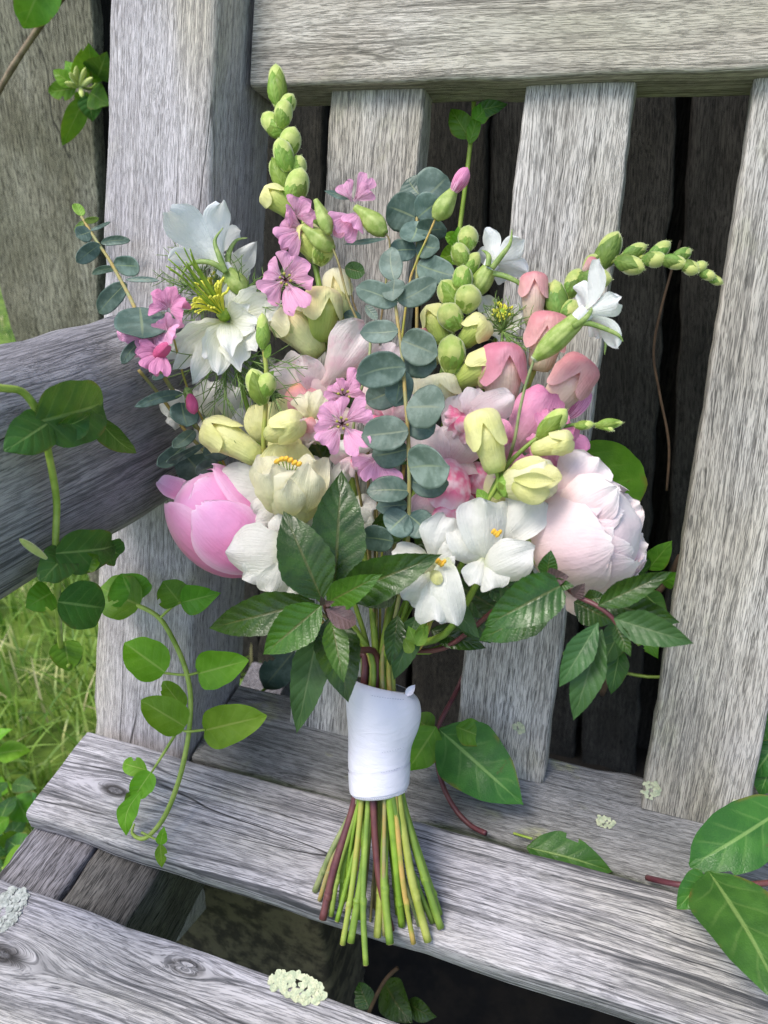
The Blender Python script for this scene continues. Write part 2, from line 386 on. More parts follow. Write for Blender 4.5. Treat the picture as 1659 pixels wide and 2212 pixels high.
def plank(name, L0, R0, L1, R1, nrm, thick, mat, par=None, bev=.003, wob=.0012, nseg=44, rough=.0006, seed=0, bow=0.0):
    """a weathered board: L and R edges of its face from end 0 to end 1, worn arrises, slightly uneven"""
    o = (L0+R0)*.5; X = ((L1+R1)*.5-o); LEN = X.length; X = X/LEN
    Z = (nrm-X*nrm.dot(X)).normalized(); Y = Z.cross(X)
    loc = lambda p: ((p-o).dot(X), (p-o).dot(Y))
    (l0x, l0y), (r0x, r0y), (l1x, l1y), (r1x, r1y) = loc(L0), loc(R0), loc(L1), loc(R1)
    if l0y < r0y: (l0x, l0y), (r0x, r0y), (l1x, l1y), (r1x, r1y) = (r0x, r0y), (l0x, l0y), (r1x, r1y), (l1x, l1y)
    na = 9
    prof_ = []   # (side 0=R..1=L, inset of the arris, z)
    for i in range(na+1): prof_.append((i/na, 0.0))
    V, F = [], []
    ts = [0, .0015] + [i/nseg for i in range(1, nseg)] + [.9985, 1]
    ring = None
    for t in ts:
        endk = 1.0 if (t in (0, 1)) else 0.0
        ly = lerp(l0y, l1y, t); ry = lerp(r0y, r1y, t); lx = lerp(l0x, l1x, t); rx = lerp(r0x, r1x, t)
        ly += wob*noise.noise(Vector((t*LEN*22, seed+.3, 1)))+wob*.8*noise.noise(Vector((t*LEN*90, seed+.3, 8)))
        ry += wob*noise.noise(Vector((t*LEN*22, seed+9.3, 4)))+wob*.8*noise.noise(Vector((t*LEN*90, seed+4.3, 8)))
        sec = []
        b = bev*(1+.5*noise.noise(Vector((t*LEN*35, seed, 3))))
        def pt(s, y, z):
            x = lerp(rx, lx, s)
            if endk: z2 = -b*.8 if z > -thick*.5 else -thick+b*.8; y2 = y+(b*.7 if s < .05 else -b*.7 if s > .95 else 0); return (x, y2, z2)
            return (x, y, z)
        zz = lambda s: rough*2*noise.noise(Vector((t*LEN*16, s*2.2, seed*2.1)))+rough*noise.noise(Vector((t*LEN*60, s*9, seed)))+bow*(1-(2*s-1)**2)
        wdt = ly-ry
        sec.append(pt(0, ry, -b)); sec.append(pt(0, ry+b*.3, -b*.3+zz(0)*.5))
        for i in range(na+1):
            s = i/na; y = ry+b+(wdt-2*b)*s; sec.append(pt(min(1, max(0, (y-ry)/wdt)), y, zz(s)))
        sec.append(pt(1, ly-b*.3, -b*.3+zz(1)*.5)); sec.append(pt(1, ly, -b))
        sec.append(pt(1, ly, -thick+b)); sec.append(pt(1, ly-b, -thick)); sec.append(pt(0, ry+b, -thick)); sec.append(pt(0, ry, -thick+b))
        ring = len(sec)
        V += [o+X*x+Y*y+Z*z for x, y, z in sec]
    for k in range(len(ts)-1):
        for i in range(ring):
            a, c = k*ring+i, k*ring+(i+1) % ring; F.append((a, a+ring, c+ring, c))
    F.append(tuple(range(ring))); F.append(tuple((len(ts)-1)*ring+i for i in range(ring-1, -1, -1)))
    M = Matrix((X, Y, Z)).transposed()
    ob = mk(name, V, F, mat, par, rot=M)
    md = ob.modifiers.new('wn', 'WEIGHTED_NORMAL'); md.keep_sharp = False
    return ob

# ================================================================== SETTING
grass_ground = plain('soil_green', '#4c6422', '#6d8632', 9, .95, bumpd=.01)
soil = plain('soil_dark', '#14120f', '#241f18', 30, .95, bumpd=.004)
def sheet(name, x0, x1, y0, y1, z, nx, ny, mat, amp=0):
    V, F = [], []
    for j in range(ny+1):
        for i in range(nx+1):
            x = lerp(x0, x1, i/nx); y = lerp(y0, y1, j/ny)
            V.append(Vector((x, y, z+amp*noise.noise(Vector((x*3, y*3, 1))))))
    for j in range(ny):
        for i in range(nx):
            q = j*(nx+1)+i; F.append((q, q+1, q+nx+2, q+nx+1))
    o = mk(name, V, F, mat); o['kind'] = 'structure'; return o
o = sheet('ground', -60, 60, -40, 80, 0, 40, 40, grass_ground)
o['label'] = 'grassy ground that runs under and behind the bench'
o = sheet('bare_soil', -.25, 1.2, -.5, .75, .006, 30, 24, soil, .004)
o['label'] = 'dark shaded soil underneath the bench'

# ------------------------------------------------------------------ wood kinds
LT, MD, DK = srgb('#bdb7b9'), srgb('#9d9798'), srgb('#4b4645')
w_post = wood('wood_post', srgb('#d4d0d3'), srgb('#b9b4b8'), srgb('#65615f'), 1, 1.0, .9, .10, cracks=.8, warm=srgb('#c3bba9'), lines=.45, flecks=.62)
w_rail = wood('wood_rail', srgb('#d0cbc1'), srgb('#b2aa9d'), srgb('#57544c'), 2, .9, .95, .12, cracks=.3, warm=srgb('#b5b19f'), lines=.8, flecks=.55)
w_slat = [wood('wood_slat%d' % i, srgb('#d6d3ce'), srgb('#b9b4ac'), srgb('#4d4b47'), 3+i, .8, .95, .25, cracks=.3, warm=srgb('#bab29f'), lines=.45, flecks=.62) for i in range(3)]
w_seat = [None, None]
w_low = wood('wood_low', srgb('#b0aeac'), srgb('#8d8e8d'), srgb('#3d3d3b'), 8, .9, .9, .85, cracks=.4, lines=.6, flecks=.55)  # rail wood darkened, the shadow beside the seat plank put into its colour
w_arm = wood('wood_arm', srgb('#b9b6ba'), srgb('#918e92'), srgb('#3c3d3f'), 9, .7, .8, .0, cracks=.9, wide=.7, lines=.8, flecks=.5)
w_beam = wood('wood_beam', srgb('#a19ea4'), srgb('#827f84'), srgb('#3c3a3c'), 10, .8, 1.0, .1, cracks=.8)
w_beam2 = wood('wood_beam2', srgb('#85827e'), srgb('#676460'), srgb('#2d2c2a'), 12, .8, 1.0, .1, cracks=.8)
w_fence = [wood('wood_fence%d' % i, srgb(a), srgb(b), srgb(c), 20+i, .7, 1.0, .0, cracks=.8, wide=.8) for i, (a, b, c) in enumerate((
    ('#aaa797', '#86826f', '#3a372e'), ('#4c4740', '#373430', '#131210'), ('#423f3c', '#302e2c', '#100f0e'), ('#4a4844', '#353330', '#121110')))]  # first for the lit board, the others darkened to paint shade behind the slats

# ------------------------------------------------------------------ the bench
bench = thing('garden_bench', 'weathered silver grey wooden bench with slatted back under the bouquet', 'bench', W(.1, -.3, .12))
# back post: front face stands proud of the slats
hp = .057
xl, xr = -.2395, -.1445
plank('back_post', W(xl, .56, hp), W(xr, .56, hp), W(xl-.004, -.42, hp), W(xr, -.42, hp), UH, .098, w_post, bench, bev=.006, wob=.003, seed=1)
plank('top_rail', W(-.139, .327, .014), W(-.139, .47, .014), W(1.0, .327, .014), W(1.0, .47, .014), UH, .05, w_rail, bench, bev=.004, wob=.0012, seed=2)
for i in range(4):
    x0 = -.0745+.1535*i
    plank('back_slat', W(x0, .3275, 0), W(x0+.0775, .3275, 0), W(x0+.001, -.2065, 0), W(x0+.0775, -.2065, 0), UH, .026, w_slat[i % 3], bench, bev=.003, wob=.0012, seed=10+i)
def seatplank(name, xa, xb, h0, h1, dz, thick, mat, seed, xa1=None, **kw):
    if xa1 is None: xa1 = xa
    return plank(name, SB(xa, h0, dz), SB(xa1, h1, dz), SB(xb, h0, dz), SB(xb, h1, dz), SN, thick, mat, bench, seed=seed, **kw)
def knotty(ob, wname, pts, seed, cols, **kw):
    loc = []
    R3 = ob.rotation_quaternion.to_matrix().transposed()
    for (x, y, r) in pts:
        q = R3 @ (SP(x, y)-WL[ob.name]); loc.append((q.x, q.y, r))
    m = wood(wname, *cols, seed, knots=loc, **kw); ob.data.materials.clear(); ob.data.materials.append(m)
seatplank('seat_rail', -.142, 1.0, -.03, .053, -.019, .05, w_low, 20, bev=.004, wob=.003, rough=.0012)
SC = (srgb('#d2cfd4'), srgb('#b3b0b6'), srgb('#3f4043'))
def SX(x, y): q = bh(SP(x, y)); return q[0], q[2]
h_a = SX(905, 1772)[1]; h_b = SX(1420, 2196)[1]; x_a = SX(192, 1570)[0]; x_b = SX(42, 1765)[0]
o = seatplank('seat_plank', x_a, 1.0, max(h_a, hp+.002), h_b, 0, .0215, None, 21, xa1=x_b, bev=.004, wob=.0016, rough=.001)
knotty(o, 'wood_seat0', [(250, 1707, .006)], 6, SC, fibre=.75, contrast=.95, green=.1, cracks=.9, wide=.75, warm=srgb('#bcb8b1'), lines=1.0, flecks=.50)
h_c = SX(480, 2066)[1]
o = seatplank('seat_plank', -.42, 1.0, h_c, h_c+.098, 0, .0235, None, 22, bev=.004, wob=.0016, rough=.001)
knotty(o, 'wood_seat1', [(402, 2088, .0045), (8, 2062, .010)], 7, SC, fibre=.75, contrast=.9, green=.1, cracks=.5, wide=.8, warm=srgb('#bcb8b1'), lines=.85, flecks=.52)
# cross bearer under the planks and the leg below
plank('seat_bearer', SB(-.232, .03, -.024), SB(-.172, .03, -.024), SB(-.232, .32, -.024), SB(-.172, .32, -.024), SN, .07, w_beam, bench, bev=.004, wob=.002, seed=30)
plank('seat_bearer', SB(-.170, .03, -.027), SB(-.112, .03, -.027), SB(-.170, .32, -.027), SB(-.112, .32, -.027), SN, .09, w_beam2, bench, bev=.004, wob=.002, seed=35)
plank('seat_bearer', SB(.62, .03, -.024), SB(.70, .03, -.024), SB(.62, .32, -.024), SB(.70, .32, -.024), SN, .07, w_beam, bench, bev=.004, wob=.002, seed=31)
# armrest: a heavy hewn beam from the back post forwards
xa = -.150
pb0, pb1 = XP(352, 1112, xa), XP(0, 1338, xa)
pt0, pt1 = XP(330, 706, xa), XP(0, 800, xa)
def ext(a, b, k): return b+(b-a)*k
ab = bh(pb0); at = bh(pt0)
kb = (hp+.0015-ab[2])/(bh(pb1)[2]-ab[2]); kt = (hp+.0015-at[2])/(bh(pt1)[2]-at[2])
B0 = lerp(pb0, pb1, kb); T0 = lerp(pt0, pt1, kt)
def hewn(name, T0, B0, T1, B1, nrm, thick, mat, par, n=46):
    # rounded, worn cross section swept from the post to the front end
    X = ((T1+B1)-(T0+B0)).normalized(); Z = (nrm-X*nrm.dot(X)).normalized(); Y = Z.cross(X)
    o = (T0+B0)*.5; L = ((T1+B1)*.5-o).dot(X)
    hs = [(T0-B0).dot(Y), (T1-B1).dot(Y)]; sg = 1 if hs[0] > 0 else -1
    V, F = [], []; m = 26
    for k in range(n+1):
        t = k/n; T = lerp(T0, T1, t); Bt = lerp(B0, B1, t)
        up = (T-Bt); H = up.length; up = up/H
        for i in range(m):
            a = 2*math.pi*i/m
            cx_, sy = math.cos(a), math.sin(a); pw = 5.5 if sy < 0 else 2.8
            rr = (abs(cx_)**pw+abs(sy)**pw)**(-1/pw)
            x = cx_*rr*thick*.5; y = sy*rr*H*.5
            p = (T+Bt)*.5+up*y+Z*(x-thick*.5)
            q = Vector((t*L*9, cx_*1.2, sy*1.2)); q2 = Vector((t*L*16, cx_*7, sy*7))
            d = .003*noise.noise(q)+.0016*noise.noise(q2)
            if sy > .3: d += .004*noise.noise(Vector((t*L*20, cx_*5+9, 3)))
            p = p+Z*(cx_*d)+up*(sy*d)
            V.append(p)
    for k in range(n):
        for i in range(m):
            a, b = k*m+i, k*m+(i+1) % m; F.append((a, b, b+m, a+m))
    F.append(tuple(range(m-1, -1, -1))); F.append(tuple(n*m+i for i in range(m)))
    return mk(name, V, F, mat, par, rot=Matrix((X, Y, Z)).transposed())
hewn('armrest', T0, B0, ext(T0, pt1, .8), ext(B0, pb1, .8), UX, .085, w_arm, bench)
plank('front_leg', Vector((-.235, W(0, 0, .36).y, .35)), Vector((-.165, W(0, 0, .36).y, .35)), Vector((-.235, W(0, 0, .36).y, 0)), Vector((-.165, W(0, 0, .36).y, 0)), Vector((0, -1, 0)), .07, w_beam, bench, seed=33)
plank('back_leg', Vector((-.232, .06, .30)), Vector((-.176, .06, .30)), Vector((-.232, .14, 0)), Vector((-.176, .14, 0)), Vector((0, -1, 0)), .07, w_beam, bench, seed=34)

# pale foundation stone under the bench
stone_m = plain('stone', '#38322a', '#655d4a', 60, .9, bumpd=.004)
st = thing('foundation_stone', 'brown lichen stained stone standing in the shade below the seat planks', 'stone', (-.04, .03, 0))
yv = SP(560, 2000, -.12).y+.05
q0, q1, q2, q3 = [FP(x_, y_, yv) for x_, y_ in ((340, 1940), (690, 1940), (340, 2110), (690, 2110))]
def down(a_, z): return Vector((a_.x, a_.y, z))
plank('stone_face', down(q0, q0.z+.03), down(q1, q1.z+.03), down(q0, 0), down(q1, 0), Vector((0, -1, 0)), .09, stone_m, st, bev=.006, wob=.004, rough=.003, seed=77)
# ------------------------------------------------------------------ the paling fence behind
fence = thing('paling_fence', 'old grey split paling fence standing upright behind the bench back, its shaded palings coloured dark', 'fence', (0, .33, 0))
def paling(pts, yw, mat, seed, name='paling', thick=.022):
    # pts: two sight lines per edge (left top, left low, right top, right low), carried on to the ground and above the frame
    lt, lb, rt, rb = [FP(x, y, yw) for x, y in pts]
    def at(a, b, z): k = (z-a.z)/(b.z-a.z); return a+(b-a)*k
    plank(name, at(lt, lb, 1.5), at(rt, rb, 1.5), at(lt, lb, .0), at(rt, rb, .0), Vector((0, -1, 0)), thick, mat, fence, bev=.004, wob=.004, nseg=60, rough=.0025, seed=seed)
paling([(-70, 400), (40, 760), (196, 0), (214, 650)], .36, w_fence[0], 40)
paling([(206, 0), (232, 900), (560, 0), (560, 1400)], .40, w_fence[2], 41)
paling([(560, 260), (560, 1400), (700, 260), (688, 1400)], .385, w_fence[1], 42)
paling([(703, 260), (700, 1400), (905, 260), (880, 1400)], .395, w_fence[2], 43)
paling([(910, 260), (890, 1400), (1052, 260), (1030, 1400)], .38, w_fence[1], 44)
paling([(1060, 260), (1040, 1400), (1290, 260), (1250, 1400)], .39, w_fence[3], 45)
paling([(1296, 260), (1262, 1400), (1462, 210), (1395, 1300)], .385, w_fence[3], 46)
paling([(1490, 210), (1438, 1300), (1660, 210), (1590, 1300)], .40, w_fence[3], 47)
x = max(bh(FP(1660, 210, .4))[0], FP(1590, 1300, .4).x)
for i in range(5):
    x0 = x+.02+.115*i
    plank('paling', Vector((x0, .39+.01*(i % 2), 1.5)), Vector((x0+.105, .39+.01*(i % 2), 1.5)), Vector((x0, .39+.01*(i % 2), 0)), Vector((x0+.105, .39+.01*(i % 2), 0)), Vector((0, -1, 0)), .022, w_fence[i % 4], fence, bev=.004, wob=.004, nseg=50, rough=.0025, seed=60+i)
for i in range(12):  # added back row in dark woods, put in so gaps between boards look dark
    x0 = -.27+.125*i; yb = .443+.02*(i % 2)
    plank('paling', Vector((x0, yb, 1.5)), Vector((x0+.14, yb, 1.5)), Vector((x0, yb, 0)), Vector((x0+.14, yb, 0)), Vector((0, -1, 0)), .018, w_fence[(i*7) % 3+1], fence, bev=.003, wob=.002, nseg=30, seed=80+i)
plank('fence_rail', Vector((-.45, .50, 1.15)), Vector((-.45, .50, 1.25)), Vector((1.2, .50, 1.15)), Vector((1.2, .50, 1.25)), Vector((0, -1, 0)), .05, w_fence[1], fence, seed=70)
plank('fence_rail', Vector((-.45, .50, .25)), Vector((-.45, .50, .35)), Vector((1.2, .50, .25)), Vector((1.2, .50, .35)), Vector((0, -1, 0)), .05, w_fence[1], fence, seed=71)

# ------------------------------------------------------------------ grass on the left
def grassblade(base, h, lean, az, w):
    d = Vector((math.cos(az), math.sin(az), 0)); s = Vector((-d.y, d.x, 0)); V, F = [], []
    n = 5
    for j in range(n+1):
        t = j/n; c = base+Vector((0, 0, 1))*(h*(t-.35*lean*t*t))+d*(h*lean*t*t)
        hw = w*.5*prof(SH['grass'], t)
        V += [c-s*hw, c+Vector((0, 0, .15*hw))+d*.3*hw, c+s*hw]
    for j in range(n):
        q = 3*j; F += [(q, q+1, q+4, q+3), (q+1, q+2, q+5, q+4)]
    return V, F, [(0, 0)]*len(V)
t = NT('grass'); gi = t.n('NewGeometry'); nn = t.noise(gi.outputs['Position'], (14, 14, 3), 3).outputs['Fac']
ri = gi.outputs['Random Per Island']
c = t.mix(ri, srgb('#527c26'), srgb('#8fb048')); c = t.mix(t.ss(nn, .5, .68), c, srgb('#cfd08a')); c = t.mix(t.ss(ri, .93, .95), c, srgb('#d8cfa0'))
t.l(c, t.b.inputs['Base Color']); t.b.inputs['Roughness'].default_value = .45; translucent(t, c, .35); grass_m = t.m
gr = random.Random(3); parts = []
for i in range(5200):
    x = gr.uniform(-1.25, -.20); y = gr.uniform(-.25, 1.6)
    if x > -.26 and y < .5 and gr.random() < .7: continue
    if x > -.215 and y < .3: continue
    h = gr.uniform(.05, .17)*(.7+.5*noise.noise(Vector((x*4, y*4, 0))))+.03
    parts.append(grassblade(Vector((x, y, 0)), h, gr.uniform(.1, 1.1), gr.uniform(0, 6.28), gr.uniform(.0028, .0062)))
for i in range(2500):
    x = gr.uniform(-3.5, -.35); y = gr.uniform(.6, 6)
    parts.append(grassblade(Vector((x, y, 0)), gr.uniform(.06, .16), gr.uniform(.1, .9), gr.uniform(0, 6.28), gr.uniform(.005, .012)))
V, F, UV = join(parts); o = mk('lawn_grass', V, F, grass_m); o['kind'] = 'stuff'; o['label'] = 'long bright green lawn grass beside the left end of the bench'

# ------------------------------------------------------------------ lichen
lich_a = plain('lichen_pale', '#cfd2b0', '#b4bfa0', 240, .9, bumpd=.001)
lich_b = plain('lichen_grey', '#b9bdb8', '#979d97', 240, .9, bumpd=.001)
def lichen(cpt, nrm, rx, ry, ax, n, size, mat, label, seed):
    q = random.Random(seed); Z = nrm.normalized(); X = (ax-Z*ax.dot(Z)).normalized(); Y = Z.cross(X); parts = []
    t = thing('lichen_patch', label, 'lichen', cpt, 'lichen growing on the bench wood')
    for i in range(n):
        a = q.uniform(0, 6.28); r = math.sqrt(q.random())
        c = cpt+X*(math.cos(a)*r*rx)+Y*(math.sin(a)*r*ry)+Z*(size*.14*(1.2-r)*q.random()+.0003)
        az = a+q.uniform(-.8, .8); d = (X*math.cos(az)+Y*math.sin(az)+Z*q.uniform(-.02, .14)).normalized()
        parts.append(blade(c, c+d*size*q.uniform(.6, 1.2), size*q.uniform(.8, 1.3), Z, 'round', cup=.10, ruf=.10, nf=5, nu=4, nv=5, seed=q.random()))
    V, F, UV = join(parts); o = mk('thallus', V, F, mat, t, UV, kind='stuff'); return t
lichen(SP(643, 2133, .0006), SN, .0175, .0062, UX, 170, .0036, lich_a, 'largest creamy lichen crust on the back edge of the front seat plank', 1)
lichen(SP(10, 1968, .0006), SN, .011, .016, UX, 150, .0042, lich_b, 'grey leafy lichen rosette at the far end of the front plank beside a knot hole', 2)
lichen(SP(1308, 1776, -.0185), SN, .005, .004, UX, 36, .003, lich_a, 'small yellowish lichen dot alone in the middle of the back seat rail', 3)
lichen(P(1120, 1572, .0006), UH, .004, .003, UX, 26, .003, lich_a, 'small pale lichen tuft part way up the slat behind the ribbon', 4)
lichen(SP(1150, 1664, -.0185), SN, .007, .0035, UX, 40, .0032, lich_a, 'pale lichen crust at the foot of the slat behind the ribbon', 5)
lichen(P(1406, 1706, .0006), UH, .005, .006, UX, 44, .003, lich_a, 'pale lichen tuft on the bottom corner of the wide right slat nearest the bouquet', 6)
lichen(P(1592, 1748, .0006), UH, .004, .005, UX, 34, .0035, lich_a, 'pale lichen tuft on the outer bottom corner of the wide right slat', 7)

# ================================================================== BOUQUET
# ------------------------------------------------------------------ kinds of tissue
m_stem = plain('stem_green', '#7d9a35', '#a3b955', 40, .45, (1, 1, 1), .05, spec=.4)
m_stem2 = plain('stem_bright', '#86a83a', '#6d8f2c', 60, .45, tr=.05)
m_greens = [plain('stem_g%d' % i, a_, b_, 38, .45, tr=.04, bumpd=.0012) for i, (a_, b_) in enumerate((('#78903a', '#98ab50'), ('#8b983c', '#a9b058'), ('#5f7d30', '#7d963f'), ('#93a84a', '#a5a04e'), ('#6c8a36', '#8aa344')))]
m_stemy = plain('stem_ochre', '#b99a55', '#8f9a3e', 45, .5)
m_stemp = plain('stem_purple', '#5a3038', '#6d4240', 60, .4)
m_stemg = plain('stem_grey', '#8f9766', '#6f7f4c', 60, .5)
m_wire = plain('stem_wire', '#76643f', '#8a8650', 60, .5)
m_eustem = plain('stem_tan', '#a08a4c', '#8d9062', 60, .5)
m_bud = plain('bud_green', '#a9c058', '#ccd67c', 90, .55, tr=.12, bumpd=.0012, sheen=.5)
m_budd = plain('bud_olive', '#97ab50', '#bfc672', 90, .55, tr=.1, bumpd=.0012, sheen=.5)
m_sepal = leafmat('sepal', '#7c9d3e', '#94b250', '#a8c068', 5, .2, .5, .35)
m_sepald = leafmat('sepal_dark', '#64863a', '#7b9a48', '#8ca655', 5, .2, .5, .35)
p_white = petal('petal_white', [(0, '#dfe6b8'), (.25, '#f0f0e6'), (1, '#efefea')], tr=.45, vfreq=16)
p_cream = petal('petal_cream', [(0, '#dde092'), (.4, '#f0edc2'), (1, '#f4f1da')], tr=.45, blush='#f3ecbc', bamt=.3)
p_blush = petal('petal_blush', [(0, '#f0d7cf'), (.5, '#f4e2e0'), (1, '#f3ebe8')], tr=.45, blush='#f0bfcd', bamt=.6)
p_yellow = petal('petal_yellow', [(0, '#c4d078'), (.3, '#e9e8a2'), (1, '#f0ecaf')], tr=.3, blush='#e2e08a', bamt=.5)
p_budy = petal('petal_bud_yellow', [(0, '#b4c66c'), (.35, '#dfe2a4'), (.75, '#ecdfa8'), (1, '#e6d29b')], tr=.25, blush='#cfd78c', bamt=.4)
p_green = petal('petal_green', [(0, '#8ca845'), (.5, '#c2cf70'), (1, '#e2dc92')], tr=.2, blush='#b5c75f', bamt=.5)
p_salmon = petal('petal_salmon', [(0, '#ecd6c6'), (.4, '#e8b9b6'), (1, '#d98790')], tr=.35, blush='#edc2ba', bamt=.4)
p_rose = petal('petal_rose', [(0, '#efd0d0'), (.4, '#e6a6b4'), (1, '#d87f98')], tr=.35, blush='#e9b4c4', bamt=.4)
p_tube = petal('petal_tube', [(0, '#cdbf92'), (.3, '#ead8c0'), (.7, '#efcfc6'), (1, '#e9bcb8')], tr=.35, blush='#f0dcc0', bamt=.5)
p_pink = petal('petal_snap_pink', [(0, '#eed0d6'), (.4, '#e5a3c0'), (1, '#e28db6')], tr=.3, blush='#eeb3c9', bamt=.4)
p_ww = petal('petal_white_pink', [(0, '#f0b4c6'), (.25, '#f4dde2'), (1, '#f2eceb')], tr=.5, blush='#f3d2da', bamt=.4, vein='#e6b9c6', vamt=.35)
p_hot = petal('petal_hot', [(0, '#f2b4c4'), (.35, '#ea6f98'), (.7, '#e8799f'), (1, '#f5dde6')], tr=.3, blush='#f6e3ea', bamt=.7, bscale=110)
p_palew = petal('petal_palepink', [(0, '#ec9fb8'), (.4, '#f3ccd9'), (1, '#f5e2e8')], tr=.5, blush='#f8f0f0', bamt=.6, vein='#e0a3b8', vamt=.3)
p_palate = petal('petal_palate', [(0, '#eeb07c'), (.22, '#e8a2a2'), (1, '#efccd2')], tr=.25, blush='#e88f9c', bamt=.6)
p_sap = petal('petal_soapwort', [(0, '#f8ecf0'), (.22, '#f4d3e2'), (.5, '#efb6d4'), (1, '#edaad0')], vein='#bd4486', vamt=.95, vfreq=13, tr=.35)
p_sapd = petal('petal_soapwort_deep', [(0, '#f0c4d8'), (.4, '#e69dc2'), (1, '#e190ba')], vein='#b04277', vamt=.8, vfreq=13, tr=.3)
p_magenta = petal('petal_magenta', [(0, '#c94f80'), (1, '#d4608f')], tr=.2)
p_peony = petal('petal_peony', [(0, '#df6ea6'), (.3, '#e88cbe'), (.8, '#edaeda'), (.95, '#f1c6e6'), (1, '#f6dcf0')], edge='#f3cfe8', tr=.22, vfreq=14, blush='#e77fb4', bamt=.4, bscale=24, vein='#e0709f', vamt=.15, bumpd=.0004)
p_peonyp = petal('petal_peony_pale', [(0, '#f2dccf'), (.35, '#f2d7d6'), (.8, '#f3e2e2'), (1, '#f6efec')], tr=.25, vfreq=14, blush='#f1cfd4', bamt=.5, bscale=24, vein='#eec6c8', vamt=.2, bumpd=.0004)
l_mint = leafmat('leaf_mint', '#29451a', '#365a1e', '#5a6034', 8, .10, .33, .42, .0011, slant=1.7, spec=.42)
l_mintl = leafmat('leaf_mint_young', '#3b661d', '#487624', '#6a6c3c', 8, .16, .34, .42, .0011, slant=1.7, spec=.42)
l_mintb = leafmat('leaf_mint_back', '#35542c', '#426236', '#62764e', 8, .12, .45, .4, .001, slant=1.7)
l_purple = leafmat('leaf_purple', '#4d3f42', '#5f4a4c', '#6c5358', 6, .08, .55, .6, .0014)
l_euc = leafmat('leaf_eucalyptus', '#5f7266', '#6e8073', '#929d82', 6, .06, .52, .22, .0005, bloom='#9fb0a6', bl=.45, slant=1.0)
l_eucd = leafmat('leaf_eucalyptus_dark', '#4d645a', '#5c7064', '#8a9873', 6, .05, .42, .22, .0005, bloom='#8aa298', bl=.4, slant=1.0)  # darker copy of the eucalyptus leaf, shade of back leaves put into the colour
l_vine = leafmat('leaf_vine', '#558a20', '#689c2c', '#8fae50', 5, .3, .42, .5, .0009, spots='#6a5c2c', brown=.6, slant=1.2)
l_vined = leafmat('leaf_vine_dark', '#39672a', '#477830', '#8fae62', 5, .2, .40, .6, .0011, spots='#55602e', brown=.5, slant=1.2)
l_vineb = leafmat('leaf_vine_bright', '#6fa51f', '#84b832', '#b2cc62', 5, .38, .45, .4, .0009, slant=1.2)
m_anther = plain('anther_orange', '#e9a92c', '#f2c24a', 300, .6)
m_anthy = plain('anther_yellow', '#cfce35', '#e0dc58', 300, .6)
m_style = plain('style_green', '#7fa02f', '#a3bb45', 200, .5)
m_brac = plain('bract_green', '#5f7d3f', '#7c9552', 200, .5)
m_calyx = plain('calyx_ribbed', '#8aa24c', '#a9b96b', 160, .5, tr=.08)
m_calyxd = plain('calyx_dark', '#6f8a44', '#8fa25c', 160, .5)
m_ribbon = NT('satin'); _t = m_ribbon
_ob = _t.n('TexCoord').outputs['Object']
_t.b.inputs['Base Color'].default_value = (.74, .73, .83, 1); _t.b.inputs['Roughness'].default_value = .27; _t.b.inputs['Specular IOR Level'].default_value = .6; _t.b.inputs['Sheen Weight'].default_value = .15
_t.b.inputs['Anisotropic'].default_value = .5
_wv = _t.n('TexWave', wave_type='BANDS', bands_direction='DIAGONAL'); _t.l(_ob, _wv.inputs[0]); _wv.inputs['Scale'].default_value = 620
_fold = _t.noise(_ob, (60, 60, 190), 3, .6, .6).outputs['Fac']
_t.bump(_t.math('ADD', _t.math('MULTIPLY', _wv.outputs['Fac'], .12), _t.math('MULTIPLY', _fold, 1.6)), .45, .0011); m_ribbon = _t.m
m_stitch = plain('stitch', '#a3a3bb', '#b5b5ca', 50, .8)
m_cut = plain('cut_pith', '#cdbf8e', '#a8935c', 500, .8)

# ------------------------------------------------------------------ builders in sight-line units
def npx(p, w): return w*px(p)
def pet(par, mat, b, t, w, shape='round', name='petal', **kw):
    pb, pt = B(*b), B(*t)
    if name == 'petal': kw.setdefault('crease', .05); kw['ruf'] = kw.get('ruf', .04)*(2.0 if mat in (p_blush, p_palew, p_pink, p_hot) else 1.6 if mat in (p_white, p_cream) else 1.3); kw.setdefault('nu', 12); kw.setdefault('nv', 18)
    V, F, UV = blade(pb, pt, npx((pb+pt)*.5, w), kw.pop('nrm', None), shape, **kw)
    return mk(name, V, F, mat, par, UV)
PB = [(0, .42), (.12, .66), (.35, .92), (.55, 1), (.78, .84), (.92, .5), (1, .08)]
PT = [(0, .50), (.1, .68), (.32, .78), (.56, .93), (.74, 1), (.88, .80), (.96, .5), (1, .2)]
PC = [(0, .3), (.1, .62), (.4, .9), (.7, 1), (.9, .9), (1, .8)]
def hug(par, mat, b, t, w, cover=.8, name='sepal', side=0, lift=.42, width=.75, shape='ovate', start=0.0, **kw):
    """a sepal lying over the viewer's side of a bud, turned round it by side degrees"""
    pb, pt = B(*b), B(*t); a = (pt-pb).normalized(); ww = npx((pb+pt)*.5, w)
    n = CAM-(pb+pt)*.5; n = (n-a*n.dot(a)).normalized(); n = Matrix.Rotation(R(side), 3, a) @ n
    L = (pt-pb).length
    b2 = pb+a*(L*start)+n*(ww*.2); t2 = pb+a*(L*cover)+n*(ww*.36)
    kw.setdefault('cup', -.55); kw.setdefault('curl', lift*.35)
    V, F, UV = blade(b2, t2, ww*width, n, shape, nu=6, nv=9, **kw)
    return mk(name, V, F, mat, par, UV)
m_fuzz = plain('fuzz', '#c9d698', '#dde6b8', 50, .8, tr=.5)
